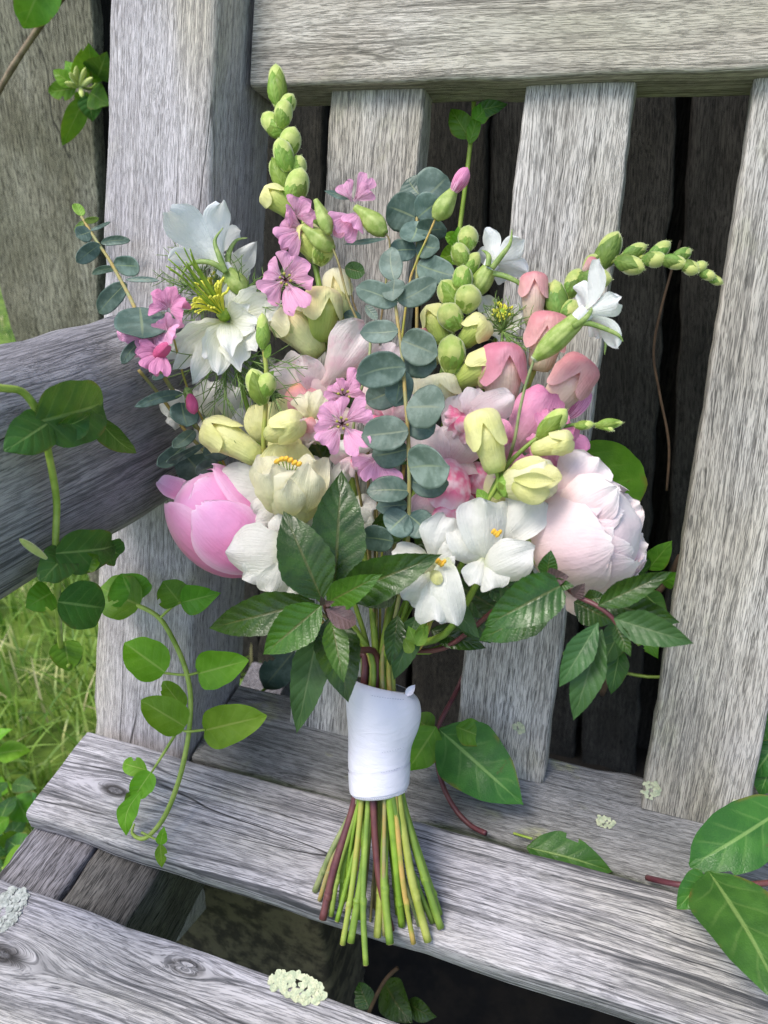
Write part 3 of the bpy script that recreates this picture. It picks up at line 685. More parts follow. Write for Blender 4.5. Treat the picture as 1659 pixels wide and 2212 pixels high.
def fuzz(par, V, w, n=70):
    c = Vector((0, 0, 0))
    for v in V: c += v
    c /= len(V); VV, FF = [], []
    for i in range(n):
        v = V[rnd.randrange(len(V))]; d = ((v-c).normalized()+Vector((rnd.uniform(-.4, .4), rnd.uniform(-.4, .4), rnd.uniform(-.4, .4)))).normalized(); s = d.orthogonal().normalized()*.00008
        p = c+(v-c)*1.03; k = len(VV); VV += [p-s, p+s, p+d*rnd.uniform(.0007, .0013)]; FF.append((k, k+1, k+2))
    mk('fuzz', VV, FF, m_fuzz, par, kind='stuff')
def bud(par, b, t, w, mat=None, sep=2, smat=None, name='bud'):
    k_ = rnd.uniform(.12, .34); b = tuple(b[i]-(t[i]-b[i])*k_ for i in range(3)); w = w*rnd.uniform(.98, 1.16)
    V, F, UV = ovoid(B(*b), B(*t), npx(B(*b), w), PB, .92, rib=.04, nrib=5, sides=12, rows=12)
    o = mk(name, V, F, mat or m_bud, par, UV)
    fuzz(o, V, npx(B(*b), w))
    for k in range(sep):
        hug(o, smat or m_sepal, b, t, w, .66+.26*rnd.random(), 'sepal', side=[-52, 48, 0, 110][k % 4]+rnd.uniform(-18, 18), width=.86, lift=.5, cup=-.62)
    return o
def snap(par, b, t, w, tube_m, lip_m=None, cal=m_sepal, name='closed_flower', side=0, lips=True, bow=.05, drop=.5):
    """a closed snapdragon flower: bellied tube, pale palate, a hood (the upper lip) folded over the snout and hanging down in front"""
    pb, pt = B(*b), B(*t); ww = npx((pb+pt)*.5, w); a = (pt-pb).normalized(); L = (pt-pb).length
    n = CAM-(pb+pt)*.5; n = (n-a*n.dot(a)).normalized(); n = Matrix.Rotation(R(side+rnd.uniform(-22, 22)), 3, a) @ n; s = a.cross(n)
    V, F, UV = ovoid(pb, pb+a*L*.88, ww*.94, PT, .9, n, sides=18, rows=18, rib=.035, nrib=5, bow=bow)
    o = mk(name, V, F, tube_m, par, UV); lm = lip_m or tube_m
    if lips:
        for sg in (-1, 1):
            q0 = pb+a*(L*.40)+n*(ww*.20)+s*(sg*ww*.15); V, F, UV = ovoid(q0, q0+a*(L*.42), ww*.56, PB, .9, n, sides=12, rows=10); mk('palate', V, F, tube_m, o, UV)
        nu, nv = 30, 14; V, F, UV = [], [], []; sd = rnd.uniform(0, 90); dr = drop*rnd.uniform(.85, 1.2)
        for j in range(nv+1):
            v = j/nv
            for i in range(nu+1):
                u = -1+2*i/nu; az = R(165)*u
                ext = dr*(.62+.42*math.sin(min(math.pi, abs(az)*1.75)))*(1-.45*math.exp(-(az/.24)**2))*(1+.18*noise.noise(Vector((u*3+sd, sd, 0))))
                r = ww*.5*prof([(0, .12), (.08, .50), (.22, .82), (.45, 1.02), (.8, 1.07), (1, 1.12)], v)
                r *= 1+.06*noise.noise(Vector((u*3+sd, v*2, 5)))*v+.045*math.sin(az*7+sd)*v**3-.10*math.exp(-(az/.2)**2)*(1-v*.4)
                x = L*(1.0-(v**1.25)*ext)
                V.append(pb+a*x+n*(bow*L*math.sin(math.pi*min(1, x/L)))+s*(math.sin(az)*r)+n*(math.cos(az)*r*.92)); UV.append(((u+1)/2, 1-.55*v))
        for j in range(nv):
            for i in range(nu):
                k = j*(nu+1)+i; F.append((k, k+1, k+nu+2, k+nu+1))
        mk('upper_lip', V, F, lm, o, UV)
    for k, sd in enumerate((-65, 0, 65, 150)):
        hug(o, cal, b, t, w*.80, .24+.10*rnd.random(), 'sepal', side=sd+side+rnd.uniform(-15, 15), width=.72, cup=-.4, lift=.25)
    return o
def stem(par, pts, r, mat=None, sides=8, name='stem', lump=.12):
    """pts: (x, y, dh) sight-line points or ready vectors; r radius in metres, one or a list"""
    q = [p if isinstance(p, Vector) else B(*p) for p in pts]
    V, F, UV = tube(q, r, sides, 5, lump=lump)
    return mk(name, V, F, mat or m_stem, par, UV)
# the binding: every stem runs through the ribbon and out below to the seat
TIE_T, TIE_B = 1475, 1718
def handle(top, xb, end, hb=0.0, r=.0022, lift=.0015):
    """the way of a stem from its last point above the ribbon to the plank; end = pixel of the cut"""
    xb = 818+(xb-818)*.80; xt = 818+(xb-818)*.68
    e = SP(end[0], end[1], lift)
    lim = lambda x_: math.sqrt(max(0.0, .55-((x_-820)/66)**2))*.0128
    hc = lambda x_, k_: max(-lim(x_), min(lim(x_), hb*k_))
    hb = hb*1.0
    mid = B(xb+(end[0]-xb)*.06, TIE_B+16, hc(xb, 1.0))
    return [B(xt+rnd.uniform(-5, 5), TIE_T-60, hb*.6), B(lerp(xt, xb, .35), 1540, hc(lerp(xt, xb, .35), .6)), B(xb*.94+.06*818, 1660, hc(xb, .8)), mid, lerp(mid, e, .55)+UH*.002+Vector((rnd.uniform(-.0028, .0028), 0, rnd.uniform(-.001, .001))), e]
def nodes(par, pts, r, mat, n=2, name='stem_node'):
    q = pts[-3:]
    for k in range(n):
        t = rnd.uniform(.25, .85); a = lerp(q[0], q[2], t) if t < .5 else lerp(q[1], q[2], (t-.3)/.7)
def full_stem(par, path, xb, end, hb, r, mat=None, r_top=None):
    r = r*rnd.uniform(.72, 1.05); mat = mat or rnd.choice(m_greens)
    pts = [B(*p) for p in path]+handle(None, xb, end, hb)
    n = len(pts); r0 = r_top or r*.7
    rad = [lerp(r0, r, min(1, i/max(1, n-6))) if i < n-5 else r for i in range(n)]
    V, F, UV = tube(pts, rad, 9, 5, lump=.14)
    o = mk('stem', V, F, mat or m_stem, par, UV)
    # a swollen joint and the pale cut face
    k = lerp(pts[-2], pts[-1], rnd.uniform(.1, .6)); d = (pts[-1]-pts[-2]).normalized()
    V, F, UV = tube([k-d*.004, k-d*.001, k+d*.001, k+d*.004], [r*.9, r*rnd.uniform(1.08, 1.25), r*1.12, r*.9], 9, 3, lump=.3); mk('stem_joint', V, F, mat or m_stem, o, UV)
    V, F, UV = tube([pts[-1]-d*.0002, pts[-1]+d*.0004], [r*.93, r*.8], 10, 1); mk('cut_face', V, F, m_cut, o, UV)
    return o
GRP = 'cut flowers and foliage tied in the bouquet'
def flower(name, label, cat, at, group=GRP): return thing(name, label, cat, B(*at), group)

# ------------------------------------------------------------------ the white satin binding
rb = thing('satin_ribbon', 'white satin ribbon wrapped round the green stems of the bouquet', 'ribbon', B(820, 1600, 0), None)
def ribbon_ring(y, xl, xr, tilt, dh, seed, k=40, bulge=0):
    out = []
    cx_ = (xl+xr)/2; hw = (xr-xl)/2
    c = B(cx_, y, dh); s = px(c)
    ax = (B(cx_, y-40, dh)-B(cx_, y+40, dh)).normalized(); sd = (CR-ax*CR.dot(ax)).normalized(); fr = sd.cross(ax); fr = fr if fr.dot(CB) > 0 else -fr
    for i in range(k):
        a = 2*math.pi*i/k; ca, sa = math.cos(a), math.sin(a)
        w = 1+.022*noise.noise(Vector((ca*2.2+seed*.02, sa*2.2, y*.010)))+.008*noise.noise(Vector((ca*5, sa*5, y*.03)))
        if bulge: w += bulge*max(0, math.cos(a-.1))**6
        out.append(c+sd*(ca*hw*s*w)+fr*(sa*hw*s*.92*w)+ax*((tilt*ca-18*sa*0)*s))
    return out
rings = []
YS = [(1478, 762, 884, -14), (1484, 752, 893, -14), (1500, 748, 899, -8), (1525, 746, 903, -4), (1550, 748, 903, 0), (1580, 751, 897, 2), (1610, 752, 889, 4), (1640, 753, 886, 5), (1668, 754, 885, 6), (1690, 755, 884, 6), (1706, 757, 882, 6), (1712, 762, 877, 6)]
V, F, UV = [], [], []
for j, (y, a, b, tl) in enumerate(YS):
    rg = ribbon_ring(y, a, b, tl, 0.0, j, bulge=.09 if 1495 < y < 1590 else 0)
    V += rg; UV += [(i/40, j/11) for i in range(40)]
for j in range(len(YS)-1):
    for i in range(40):
        a, b = j*40+i, j*40+(i+1) % 40; F.append((a, b, b+40, a+40))
o = mk('wrapped_band', V, F, m_ribbon, rb, UV); sb = o.modifiers.new('s', 'SUBSURF'); sb.levels = 2; sb.render_levels = 2
so_ = o.modifiers.new('t', 'SOLIDIFY'); so_.thickness = .0006
# overlapping turns of the band lower down: thin raised strips, and the little tail at the top
for (y0, y1, gr_) in ((1612, 1650, 1.012), (1655, 1702, 1.022)):
    V, F, UV = [], [], []
    ys = [y0+(y1-y0)*i/5 for i in range(6)]
    for y in ys:
        for k in range(len(YS)-1):
            if YS[k][0] <= y <= YS[k+1][0]:
                f = (y-YS[k][0])/(YS[k+1][0]-YS[k][0]); a = lerp(YS[k][1], YS[k+1][1], f); b = lerp(YS[k][2], YS[k+1][2], f)
        m_ = (a+b)/2; V += ribbon_ring(y, m_+(a-m_)*gr_, m_+(b-m_)*gr_, 9, 0, 3); UV += [(i/40, 0) for i in range(40)]
    for j in range(5):
        for i in range(40):
            a, b = j*40+i, j*40+(i+1) % 40; F.append((a, b, b+40, a+40))
    mk('ribbon_turn', V, F, m_ribbon, rb, UV)
parts = []
def dots(y, xl, xr, tl, x0, x1, n, wpx=2.2):
    for i in range(n):
        x = lerp(x0, x1, i/(n-1)); f = (x-(xl+xr)/2)/((xr-xl)/2); sa = math.sqrt(max(0, 1-f*f))
        c = B((xl+xr)/2, y, 0); s = px(c); ax = (B(820, y-40, 0)-B(820, y+40, 0)).normalized(); sd = (CR-ax*CR.dot(ax)).normalized(); fr = sd.cross(ax); fr = fr if fr.dot(CB) > 0 else -fr
        hw = (xr-xl)/2*s; p = c+sd*(f*hw*1.035)+fr*(sa*hw*.92*1.05+.0004)+ax*(tl*f*s)
        parts.append(ovoid(p-sd*wpx*s, p+sd*wpx*s, 1.5*s, PB, .6, fr, 5, 4))
dots(1705, 756, 883, 6, 766, 876, 26, 1.5); dots(1492, 750, 896, -12, 806, 868, 13, 1.6); dots(1608, 752, 889, 10, 826, 868, 9, 1.2); dots(1650, 754, 886, 10, 824, 866, 9, 1.2)
V, F, UV = join(parts); mk('hem_stitching', V, F, m_stitch, rb, UV, kind='stuff')
pb, pt = B(876, 1504, .006), B(897, 1479, .002)
V, F, UV = blade(pb, pt, npx(pb, 17), None, 'ovate', cup=.5, curl=.12, fold=.3); mk('ribbon_tail', V, F, m_ribbon, rb, UV)

# ------------------------------------------------------------------ snapdragons
# 1 the tall green spike
t = flower('snapdragon', 'tallest snapdragon spike with pale green buds reaching up to the top rail', 'snapdragon', (690, 610, 0))
full_stem(t, [(598, 190, 0), (611, 255, 0), (622, 330, 0), (634, 400, 0), (655, 475, 0), (674, 545, 0), (690, 620, 0), (704, 720, 0), (726, 860, 0), (762, 1050, 0), (800, 1280, 0)], 800, (757, 2035), .006, .0027, r_top=.0016)
for b_, t_, w_ in [((600, 218, 0), (596, 138, 0), 36), ((612, 240, .004), (633, 203, .004), 30), ((607, 268, .006), (618, 214, .008), 37), ((608, 290, 0), (568, 245, .004), 40),
    ((616, 332, 0), (637, 274, .006), 42), ((617, 352, .008), (602, 298, .012), 42), ((614, 398, 0), (592, 340, 0), 40), ((637, 378, 0), (651, 336, 0), 38), ((634, 425, .006), (652, 362, .010), 46)]:
    bud(t, b_, t_, w_, sep=3)
snap(t, (630, 462, .004), (572, 410, .010), 54, p_green, p_yellow)
snap(t, (690, 562, .004), (648, 492, .010), 64, p_green, p_yellow)
bud(t, (690, 560, .006), (708, 515, .008), 44, sep=3); bud(t, (665, 500, -.004), (684, 455, -.004), 40, sep=3)
snap(t, (742, 690, -.006), (722, 580, .000), 58, p_budy, p_cream)
snap(t, (690, 738, .010), (700, 618, .020), 80, p_green, p_budy, side=0)
snap(t, (690, 768, .008), (600, 668, .020), 84, p_budy, p_cream)
pet(t, p_blush, (712, 855, .018), (586, 792, .026), 96, 'round', cup=-.25, curl=.10, ruf=.12, jag=.15)
pet(t, p_blush, (690, 850, .018), (790, 700, .020), 104, 'obov', cup=-.3, curl=.10, ruf=.10, jag=.1)
pet(t, p_blush, (700, 850, .014), (650, 770, .030), 60, 'round', cup=.5, curl=.1, ruf=.1)
pet(t, p_palate, (640, 825, .026), (668, 915, .026), 86, 'round', cup=-.5, curl=.22, ruf=.05, name='palate')
pet(t, p_blush, (650, 880, .022), (658, 965, .020), 70, 'obov', cup=-.2, ruf=.14, jag=.2)
pet(t, p_palate, (735, 800, .008), (790, 770, .008), 60, 'round', cup=-.5, curl=.2, name='palate')
pet(t, p_blush, (720, 870, .010), (770, 930, .010), 70, 'obov', cup=-.2, ruf=.14)
# 2 centre right spike
t = flower('snapdragon', 'centre snapdragon spike whose round green buds stand right of the eucalyptus chain', 'snapdragon', (985, 660, .01))
full_stem(t, [(1008, 505, .01), (1001, 580, .01), (988, 660, .01), (972, 740, .01), (950, 830, .008), (915, 980, 0), (870, 1200, 0)], 838, (843, 2038), .004, .0026, r_top=.0015)
for b_, t_, w_ in [((1009, 535, .01), (1012, 487, .01), 42), ((1000, 568, .012), (986, 524, .014), 36), ((1006, 590, .008), (1034, 545, .01), 36), ((996, 628, .016), (1001, 572, .020), 46),
    ((985, 655, .012), (953, 606, .016), 50), ((1004, 664, .02), (1020, 614, .024), 54), ((985, 706, .02), (956, 656, .026), 54)]:
    bud(t, b_, t_, w_, m_budd, sep=3)
snap(t, (960, 742, .012), (928, 660, .014), 54, p_green, p_yellow, cal=m_sepald)
snap(t, (998, 742, .014), (1052, 690, .020), 60, p_green, p_yellow, cal=m_sepald)
bud(t, (974, 786, .024), (975, 722, .030), 58, m_bud, sep=2)
snap(t, (975, 832, .014), (1076, 772, .024), 68, p_green, p_yellow, cal=m_sepald)
snap(t, (958, 895, .02), (940, 808, .028), 84, p_cream, p_cream)
snap(t, (935, 790, 0), (900, 715, 0), 60, p_cream, p_salmon)
# 3 the arching one on the right
t = flower('snapdragon', 'arching snapdragon with salmon pink flowers whose bud tip bends out to the right', 'snapdragon', (1200, 700, 0))
full_stem(t, [(1556, 604, .012), (1512, 580, .014), (1470, 563, .014), (1420, 558, .012), (1365, 556, .008), (1310, 568, .006), (1262, 600, .004), (1218, 655, .002), (1182, 725, 0), (1140, 830, 0), (1085, 960, -.004), (1000, 1150, 0), (900, 1360, 0)], 868, (925, 2033), .004, .0027, r_top=.0011)
for b_, t_, w_ in [((1536, 602, .012), (1562, 612, .012), 17), ((1515, 588, .014), (1545, 600, .016), 22), ((1500, 580, .016), (1528, 570, .018), 22), ((1478, 570, .016), (1508, 588, .02), 28), ((1462, 556, .014), (1494, 540, .014), 27),
    ((1440, 562, .016), (1484, 572, .02), 30), ((1412, 552, .014), (1448, 522, .014), 28), ((1398, 560, .014), (1440, 560, .018), 32), ((1345, 566, .008), (1392, 582, .014), 38), ((1352, 552, .008), (1398, 530, .010), 32),
    ((1300, 566, .004), (1336, 500, .006), 46), ((1272, 590, .006), (1290, 548, .008), 40), ((1262, 600, .006), (1322, 604, .010), 42), ((1232, 632, .002), (1252, 580, .004), 44), ((1205, 672, .004), (1198, 604, .006), 42), ((1185, 660, 0), (1190, 610, 0), 36), ((1215, 690, .004), (1250, 650, .006), 46)]:
    bud(t, b_, t_, w_, m_budd, sep=3, smat=m_sepald)
snap(t, (1262, 588, .010), (1290, 552, .014), 26, p_salmon, lips=False)
snap(t, (1255, 668, .002), (1300, 640, .004), 34, p_salmon, lips=False)
snap(t, (1150, 705, .004), (1154, 586, .012), 58, p_tube, p_salmon, cal=m_sepald)
snap(t, (1165, 800, .006), (1192, 672, .018), 84, p_tube, p_salmon, cal=m_sepald)
snap(t, (1080, 895, .010), (1086, 738, .022), 96, p_tube, p_rose, cal=m_sepald, name='half_open_flower')
snap(t, (1165, 905, .004), (1272, 775, .014), 86, p_tube, p_salmon, name='half_open_flower')
pet(t, p_salmon, (1225, 840, .014), (1285, 790, .012), 66, 'round', cup=-.6, curl=.35, tipc=-.3)
pet(t, p_pink, (1115, 965, .020), (1195, 845, .024), 116, 'round', cup=-.45, curl=.18, ruf=.08, jag=.1)
pet(t, p_pink, (1120, 960, .018), (1245, 925, .020), 96, 'round', cup=-.4, curl=.18, ruf=.1)
pet(t, p_sapd, (1215, 905, .004), (1262, 822, .004), 70, 'round', cup=-.3, curl=.15, ruf=.1)
pet(t, p_sapd, (1190, 940, .006), (1262, 985, .002), 74, 'obov', cup=-.2, curl=.15, ruf=.15)
pet(t, p_pink, (1150, 1000, .010), (1235, 1020, .010), 70, 'obov', cup=-.2, curl=.1, ruf=.12)
pet(t, p_palew, (1115, 985, .020), (1080, 925, .022), 56, 'round', cup=-.4, curl=.2)
# 4 thin green bud spike at the front left
t = flower('snapdragon', 'thin snapdragon shoot with small fuzzy green buds in front of the white nigella', 'snapdragon', (570, 900, .04))
full_stem(t, [(567, 690, .045), (569, 745, .046), (575, 800, .046), (574, 880, .046), (570, 970, .044), (592, 1060, .02), (690, 1250, .008)], 775, (740, 2040), .012, .0024, r_top=.0013)
for b_, t_, w_ in [((568, 738, .048), (567, 676, .05), 26), ((566, 862, .050), (543, 796, .056), 46), ((572, 850, .052), (580, 805, .056), 38)]: bud(t, b_, t_, w_, m_bud, sep=3)
snap(t, (578, 942, .050), (650, 908, .058), 62, p_yellow, p_yellow)
pet(t, m_sepal, (573, 775, .047), (584, 742, .05), 16, 'ovate', name='bract'); pet(t, m_sepal, (572, 825, .047), (592, 800, .052), 16, 'ovate', name='bract')
pet(t, p_yellow, (585, 960, .024), (560, 870, .030), 88, 'round', cup=-.3, curl=.2, ruf=.08)
pet(t, p_yellow, (610, 960, .024), (632, 860, .028), 92, 'round', cup=-.3, curl=.2, ruf=.1)
pet(t, p_blush, (635, 960, .016), (672, 930, .020), 60, 'obov', ruf=.15)
pet(t, p_yellow, (610, 1010, .024), (620, 930, .03), 74, 'round', cup=-.4, curl=.1)
# 5 cream cup flower, yellow bud and white lip at the left
t = flower('snapdragon', 'cream snapdragon open like a cup with orange anthers above the pink peony', 'snapdragon', (640, 1090, .03))
full_stem(t, [(640, 1110, .035), (672, 1190, .03), (722, 1310, .015)], 790, (790, 2084), .014, .0026)
snap(t, (562, 992, .036), (440, 918, .044), 76, p_yellow, p_yellow)
stem(t, [(560, 990, .034), (592, 1050, .034), (645, 1120, .034)], .0013)
V, F, UV = ovoid(B(648, 1128, .034), B(618, 1010, .052), npx(B(630, 1080), 118), PC, .85, sides=18); mk('corolla_tube', V, F, p_cream, t, UV)
pet(t, p_yellow, (628, 1080, .040), (618, 958, .042), 128, 'round', cup=.35, curl=-.06, ruf=.10, jag=.1)
pet(t, p_cream, (612, 1088, .044), (560, 985, .052), 82, 'round', cup=-.3, curl=.12, ruf=.10)
pet(t, p_cream, (645, 1088, .044), (692, 988, .052), 84, 'round', cup=-.3, curl=.12, ruf=.12)
pet(t, p_cream, (612, 1112, .046), (584, 1012, .066), 92, 'round', cup=-.45, curl=.16, ruf=.12, jag=.1)
pet(t, p_cream, (648, 1112, .046), (668, 1012, .066), 88, 'round', cup=-.45, curl=.16, ruf=.12, jag=.1)
pet(t, p_cream, (628, 1118, .048), (625, 1045, .070), 70, 'round', cup=-.4, curl=.2, ruf=.1)
for k in range(6):
    x = 598+9.5*k; y = 996-6*math.sin(k*.9)
    stem(t, [(624, 1060, .05), ((x+624)/2, (y+1040)/2, .056), (x, y, .062)], .0004, m_style, 5, 'filament', 0)
    V, F, UV = ovoid(B(x-5, y+4, .063), B(x+6, y-3, .066), npx(B(x, y), 10), PB, .8, sides=7, rows=6); mk('anther', V, F, m_anther, t, UV)
pet(t, p_white, (595, 1075, .030), (450, 1048, .036), 118, 'round', cup=-.25, curl=.12, ruf=.10, jag=.1)
pet(t, p_white, (605, 1090, .034), (548, 1118, .040), 70, 'round', cup=-.2, curl=.1, ruf=.1)
pet(t, p_cream, (640, 1060, .026), (612, 1138, .030), 90, 'obov', cup=-.3, curl=.15, ruf=.1)
# 6 right hand lime shoot with yellow half open flower
t = flower('snapdragon', 'snapdragon with lime stem, yellow half open flower and thin bud tip right of centre', 'snapdragon', (1060, 1060, .04))
full_stem(t, [(1342, 914, .040), (1290, 917, .042), (1235, 918, .044), (1180, 935, .046), (1125, 975, .048), (1085, 1020, .048), (1050, 1090, .046), (1010, 1190, .035), (940, 1330, .012)], 852, (935, 1992), .010, .0026, r_top=.0009)
for b_, t_, w_ in [((1292, 919, .042), (1346, 913, .042), 19), ((1300, 916, .042), (1325, 930, .044), 15), ((1246, 920, .044), (1284, 916, .044), 20), ((1178, 932, .048), (1224, 884, .052), 42), ((1200, 910, .048), (1190, 890, .05), 26)]: bud(t, b_, t_, w_, m_bud, sep=3)
snap(t, (1150, 972, .050), (1238, 950, .056), 50, p_yellow, p_yellow)
snap(t, (1072, 1020, .056), (1034, 884, .066), 78, p_yellow, p_yellow)
stem(t, [(1072, 1015, .056), (1074, 1045, .054), (1052, 1085, .048)], .0012)
V, F, UV = ovoid(B(1085, 1050, .050), B(1190, 1030, .060), npx(B(1130, 1040), 84), PC, .85, sides=16); mk('corolla_tube', V, F, p_cream, t, UV)
pet(t, p_yellow, (1110, 1030, .062), (1212, 1030, .066), 66, 'round', cup=-.5, curl=.18, roll=-25, ruf=.05)
pet(t, p_yellow, (1105, 1050, .066), (1185, 1066, .070), 62, 'round', cup=-.5, curl=.2, ruf=.06)
pet(t, p_yellow, (1110, 1035, .068), (1200, 1040, .074), 34, 'point', cup=.8, curl=.1)
pet(t, p_yellow, (1100, 1020, .058), (1180, 1000, .064), 46, 'round', cup=-.5, curl=.2)
hug(t, m_sepal, (1078, 1052, .05), (1190, 1030, .06), 80, .3, side=-20); hug(t, m_sepal, (1078, 1052, .05), (1190, 1030, .06), 80, .3, side=50)
pet(t, p_cream, (1085, 1090, .038), (1200, 1062, .040), 84, 'round', cup=-.2, curl=.1, ruf=.12)
pet(t, p_cream, (1060, 1090, .036), (1120, 1010, .032), 92, 'round', cup=-.2, curl=.1, ruf=.12)
pet(t, m_sepal, (1050, 1085, .05), (1030, 1055, .054), 26, 'ovate', name='bract'); pet(t, m_sepal, (1062, 1070, .05), (1092, 1062, .054), 26, 'ovate', name='bract')
# 7 pink and white snapdragon in the middle
t = flower('snapdragon', 'snapdragon with hot pink throat and pale pink lips beside the lowest eucalyptus leaves', 'snapdragon', (970, 1050, .03))
full_stem(t, [(1000, 960, .015), (985, 1050, .02), (955, 1180, .015), (890, 1380, .005)], 826, (815, 2024), -.004, .0026)
pet(t, p_ww, (975, 1000, .030), (895, 925, .036), 80, 'round', cup=-.3, curl=.15, ruf=.1)
pet(t, p_ww, (965, 1000, .032), (1010, 930, .038), 104, 'round', cup=-.35, curl=.15, ruf=.1)
pet(t, p_ww, (960, 1005, .034), (950, 925, .040), 84, 'round', cup=-.3, curl=.15, ruf=.1)
pet(t, p_hot, (970, 990, .038), (968, 1105, .046), 96, 'round', cup=-.6, curl=.22, ruf=.04, name='palate')
pet(t, p_palew, (945, 1060, .034), (905, 1130, .038), 84, 'round', cup=-.35, curl=.15, ruf=.1)
pet(t, p_palew, (985, 1060, .034), (1010, 1128, .038), 72, 'round', cup=-.35, curl=.15, ruf=.1)
pet(t, p_hot, (962, 1070, .042), (962, 1130, .046), 60, 'obov', cup=-.3, curl=.15, ruf=.08)
pet(t, p_ww, (985, 930, .030), (1108, 852, .040), 74, 'round', cup=-.4, curl=.10, ruf=.12, jag=.12)
pet(t, p_ww, (1000, 960, .030), (992, 850, .036), 84, 'round', cup=-.35, curl=.1, ruf=.1)
pet(t, p_palate, (1030, 880, .034), (1066, 925, .036), 46, 'round', cup=-.5, curl=.25, name='palate')
pet(t, p_pink, (1055, 905, .034), (1098, 960, .036), 60, 'round', cup=-.4, curl=.25, ruf=.1)
pet(t, p_blush, (1010, 990, .026), (1000, 1020, .034), 70, 'round', cup=-.3)
pet(t, p_hot, (1020, 1000, .020), (1050, 1060, .024), 76, 'round', cup=-.5, curl=.25, name='palate')
pet(t, p_magenta, (1010, 1010, .014), (1035, 1075, .016), 74, 'round', cup=-.4, curl=.2)
pet(t, p_hot, (800, 870, .016), (870, 885, .020), 70, 'round', cup=-.4, curl=.2)
pet(t, p_blush, (790, 820, .012), (830, 900, .016), 70, 'round', cup=-.3, curl=.2)
for b_, e_, w_, m_ in [((840, 1010, .012), (860, 930, .018), 80, p_palew), ((760, 1010, .010), (735, 950, .014), 70, p_blush), ((1080, 1060, .022), (1140, 1000, .026), 80, p_cream), ((910, 900, .006), (880, 820, .010), 80, p_cream), ((1040, 840, .010), (1045, 770, .012), 70, p_salmon), ((840, 820, -.004), (842, 756, 0), 60, p_sapd), ((930, 1030, .022), (900, 980, .028), 60, p_blush), ((1090, 1000, .018), (1060, 950, .022), 70, p_hot), ((820, 930, .012), (800, 870, .016), 64, p_palew), ((700, 960, .012), (690, 900, .016), 70, p_cream)]:
    pet(t, m_, b_, e_, w_, 'round', cup=-.25, curl=.15, ruf=.14, jag=.12)
pet(t, p_blush, (880, 950, .014), (920, 900, .016), 60, 'round', cup=-.3, curl=.2)
def bloom(par, c, size, ang, m_up, m_low, m_pal, seed):
    """an open snapdragon flower: two frilled upper lobes, three frilled lower lobes, a swollen palate between"""
    r_ = random.Random(seed)
    def end(a_, l_, dd): return (c[0]+math.cos(R(a_))*l_, c[1]-math.sin(R(a_))*l_, c[2]+dd)
    for a_ in (ang+26, ang-26):
        pet(par, m_up, end(a_+180, size*.06, 0), end(a_+r_.uniform(-8, 8), size*r_.uniform(.52, .66), .004), size*.62, 'obov', cup=-.25, curl=.12, tipc=-.25, ruf=.085, nf=6, jag=.16, seed=r_.random())
    for a_, k in ((ang+180+46, .46), (ang+180-46, .46), (ang+180, .52)):
        pet(par, m_low, end(a_+180, size*.04, .004), end(a_+r_.uniform(-8, 8), size*k*r_.uniform(.9, 1.1), .008), size*.46, 'obov', cup=-.3, curl=.16, tipc=-.2, ruf=.085, nf=6, jag=.16, seed=r_.random())
    pet(par, m_pal, end(ang, size*.05, .007), end(ang+180, size*.30, .012), size*.34, 'round', 'palate', cup=-.5, curl=.2, tipc=-.15, seed=r_.random())
bloom(t, (1010, 905, .034), 104, 50, p_ww, p_hot, p_hot, 1)
bloom(t, (845, 905, .034), 100, 70, p_palew, p_hot, p_hot, 2)
bloom(t, (1110, 1035, .030), 92, 40, p_pink, p_hot, p_palate, 3)
bloom(t, (770, 985, .022), 90, 100, p_white, p_palew, p_hot, 4)
bloom(t, (672, 905, .034), 96, 80, p_cream, p_blush, p_palate, 5)
bloom(t, (1185, 950, .030), 104, 60, p_pink, p_pink, p_hot, 6)
bloom(t, (830, 790, .004), 84, 90, p_ww, p_hot, p_palate, 7)
# 8 white snapdragon at the lower front right: two open flowers
def stamens(par, cx_, cy, dh, n=4, mat=None):
    for k in range(n):
        x = cx_-6+4.5*k; y = cy-3+((k*7) % 5)*2
        V, F, UV = ovoid(B(x-4, y+5, dh), B(x+4, y-4, dh+.003), npx(B(x, y), 8), PB, .8, sides=7, rows=6); mk('anther', V, F, mat or m_anther, par, UV)
t = flower('snapdragon', 'pure white open snapdragon with frilled lips and orange anthers above the large mint leaf', 'snapdragon', (1060, 1190, .04))
full_stem(t, [(1062, 1190, .035), (1030, 1260, .03), (960, 1370, .012)], 874, (952, 2004), -.002, .0030)
pet(t, p_cream, (1048, 1235, .034), (1058, 1140, .046), 62, 'round', cup=.7, curl=-.1, name='throat')
pet(t, p_white, (1050, 1225, .044), (1040, 1078, .060), 118, 'obov', cup=-.25, curl=.12, ruf=.13, jag=.12)
pet(t, p_white, (1040, 1215, .046), (982, 1140, .058), 84, 'round', cup=-.3, curl=.15, ruf=.14, jag=.12)
pet(t, p_white, (1075, 1180, .042), (1158, 1078, .052), 108, 'obov', cup=-.25, curl=.10, ruf=.12, jag=.1)
pet(t, p_white, (1045, 1235, .052), (1150, 1188, .066), 96, 'round', cup=-.4, curl=.16, ruf=.10)
pet(t, p_white, (1045, 1205, .050), (1020, 1262, .060), 66, 'obov', cup=-.3, curl=.15, ruf=.1)
pet(t, p_white, (1048, 1215, .052), (1078, 1268, .062), 76, 'obov', cup=-.3, curl=.12, ruf=.1)
stamens(t, 1072, 1150, .060)
t = flower('snapdragon', 'drooping white snapdragon with long lower lip beside the tip of the mint rosette', 'snapdragon', (940, 1250, .04))
full_stem(t, [(945, 1220, .036), (940, 1300, .030), (905, 1400, .012)], 860, (893, 2038), .012, .0024, m_stemy)
pet(t, p_cream, (938, 1260, .044), (948, 1200, .052), 50, 'round', cup=.8, name='throat')
